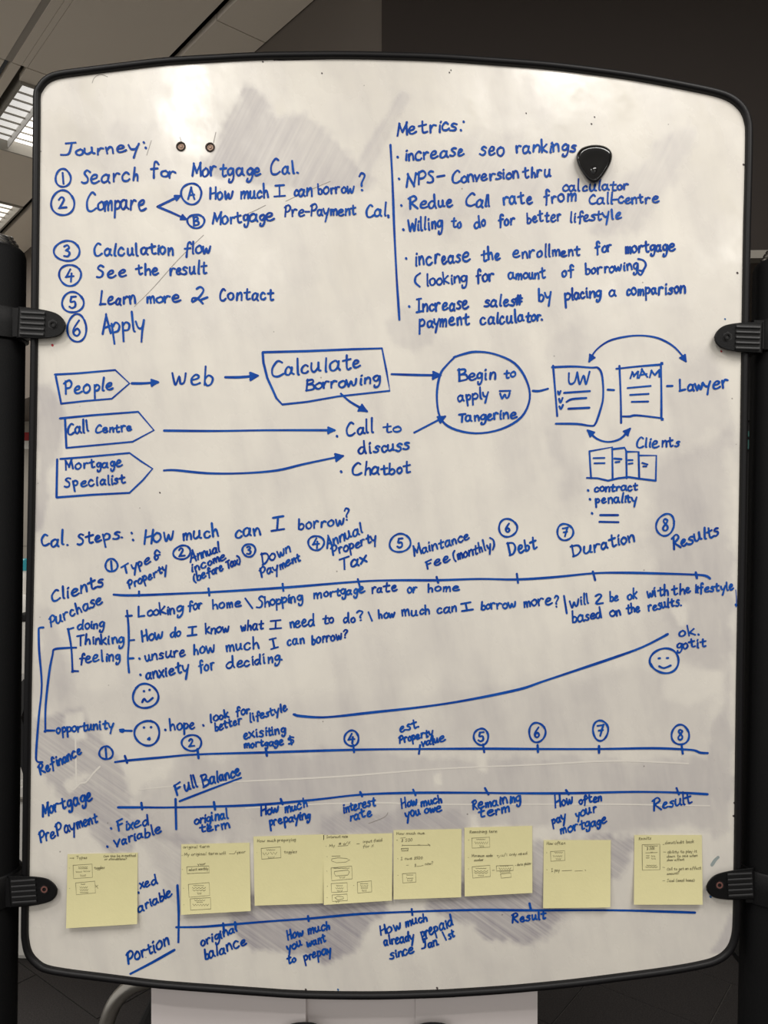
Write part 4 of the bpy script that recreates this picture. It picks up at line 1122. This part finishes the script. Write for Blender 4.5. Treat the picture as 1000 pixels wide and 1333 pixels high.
# ------------------------------------------------------------------ tall white table, bottle and bits seen in the left gap
e0 = Vector((-.79, .66)); dv = Vector((-.56, .83)).normalized(); du = Vector((dv.y, -dv.x))
def tp(a, b_): q = e0 + dv * a + du * b_; return (q.x, q.y)
tb = empty('high_table', (*tp(1.2, .3), 0)); tag(tb, 'long white high table seen in the gap between the left post and the board', 'table')
under(mkobj('table_top', *prism([tp(0, 0), tp(0, .62), tp(3.0, .62), tp(3.0, 0)], 1.02, 1.05), M['white']), tb)
for a, b_ in ((.06, .5), (.06, .58), (2.9, .04), (2.9, .58)):
    x, y = tp(a, b_); under(mkobj('leg', *prism([(x - .02, y - .02), (x + .02, y - .02), (x + .02, y + .02), (x - .02, y + .02)], 0.001, 1.02), M['white']), tb)
bx_, by_ = tp(2.3, .12)
q = W(35, 760, 2.3); bx_, by_ = q.x, q.y
bt = empty('water_bottle', (bx_, by_, 1.05)); tag(bt, 'small bottle with a teal cap standing on the white high table', 'bottle')
under(mkobj('body', *lathe(bx_, by_, [(.028, 1.05), (.03, 1.06), (.03, 1.13), (.02, 1.15)], 18), M['white'], smooth=True), bt)
under(mkobj('cap', *lathe(bx_, by_, [(.026, 1.15), (.028, 1.155), (.028, 1.195), (.024, 1.2)], 18), M['teal'], smooth=True), bt)
q = W(33, 806, 1.5)
o = mkobj('desk_phone', *prism([(q.x - .012, q.y - .06), (q.x + .06, q.y - .05), (q.x + .06, q.y + .06), (q.x - .005, q.y + .06)], 1.05, 1.075), M['fabric']); bevel_obj(o, .01)
tag(o, 'dark object lying on the white high table near its left edge', 'phone')
# poster with a red heading on the back wall
po = empty('poster', (-2.36, YB - .004, 1.2)); tag(po, 'grey poster with a dark red band on the back wall, left gap', 'poster')
under(mkobj('sheet', *box(-2.62, -2.1, YB - .006, YB - .001, 1.18, 1.97), M['wall']), po)
under(mkobj('heading_band', *box(-2.62, -2.1, YB - .008, YB - .006, 1.865, 1.918), M['red']), po)
under(mkobj('white_band', *box(-2.62, -2.1, YB - .008, YB - .006, 1.81, 1.862), M['white']), po)

# white pedestal cabinets near the floor
def pedestal(c, a, w_, d, h, label):
    r = empty('pedestal_cabinet', (c[0], c[1], 0)); tag(r, label, 'cabinet', 'white pedestal cabinets')
    def R(x0, x1, y0, y1, z0, z1, nm, m, par=None, bev=.003):
        v, f_ = prism(rot2([(x0, y0), (x1, y0), (x1, y1), (x0, y1)], a, c), z0, z1); o = mkobj(nm, v, f_, m)
        under(o, r); bevel_obj(o, bev); return o
    R(-w_ / 2, w_ / 2, -d / 2 + .018, d / 2, .001, h, 'body', M['white'])
    n = 2
    for i in range(n):
        z0 = .02 + (h - .03) * i / n; z1 = .02 + (h - .03) * (i + 1) / n - .006
        dr = R(-w_ / 2 + .004, w_ / 2 - .004, -d / 2, -d / 2 + .018, z0, z1, 'drawer', M['white'])
        v, f_ = prism(rot2([(-.06, -d / 2 - .014), (.06, -d / 2 - .014), (.06, -d / 2), (-.06, -d / 2)], a, c), z1 - .04, z1 - .03)
        hd = mkobj('handle', v, f_, M['steel']); hd.parent = dr
    return r
pedestal((-1.08, 1.66), math.radians(-4), .60, .55, .56, 'white pedestal cabinet behind the lower left corner of the board')
pedestal((1.30, 2.02), 0, .42, .5, .43, 'white pedestal cabinet behind the lower right clamp')
o = mkobj('storage_box', *box(1.16, 1.36, 1.86, 2.1, .4315, .56), M['tealdark']); bevel_obj(o, .004); tag(o, 'dark teal box on the right pedestal cabinet', 'box')
# equipment rack in the right gap; its plates imitate window reflections by colour
rk = empty('equipment_rack', (1.32, 1.5, 0)); tag(rk, 'black equipment rack with small plates coloured as window reflections seen in the right gap', 'rack')
under(mkobj('base_plate', *box(1.1, 1.5, 1.2, 1.5, .001, .02), M['rack']), rk)
under(mkobj('pole', *box(1.21, 1.26, 1.36, 1.40, .02, 1.9), M['rack']), rk)
for x in (1.02, 1.54): under(mkobj('rail', *box(x, x + .05, 1.30, 1.34, .70, 1.9), M['rack']), rk)
under(mkobj('back_plate', *box(1.02, 1.59, 1.342, 1.36, .70, 1.9), M['rack']), rk)
def on(px, py): p = W(px, py, 1.335); return p
for px, y0, y1 in ((977.5, 363, 369), (977, 386, 390), (975, 505, 548), (975, 562, 569), (974.5, 573, 585)):
    a, b_ = on(px - 4, y1), on(px + 6, y0)
    under(mkobj('reflection_plate', *box(a.x, b_.x, 1.32, 1.344, a.z, b_.z), M['reflection_plate'] if y0 < 400 else M['rack'] if y0 == 505 else M['tealdark']), rk)
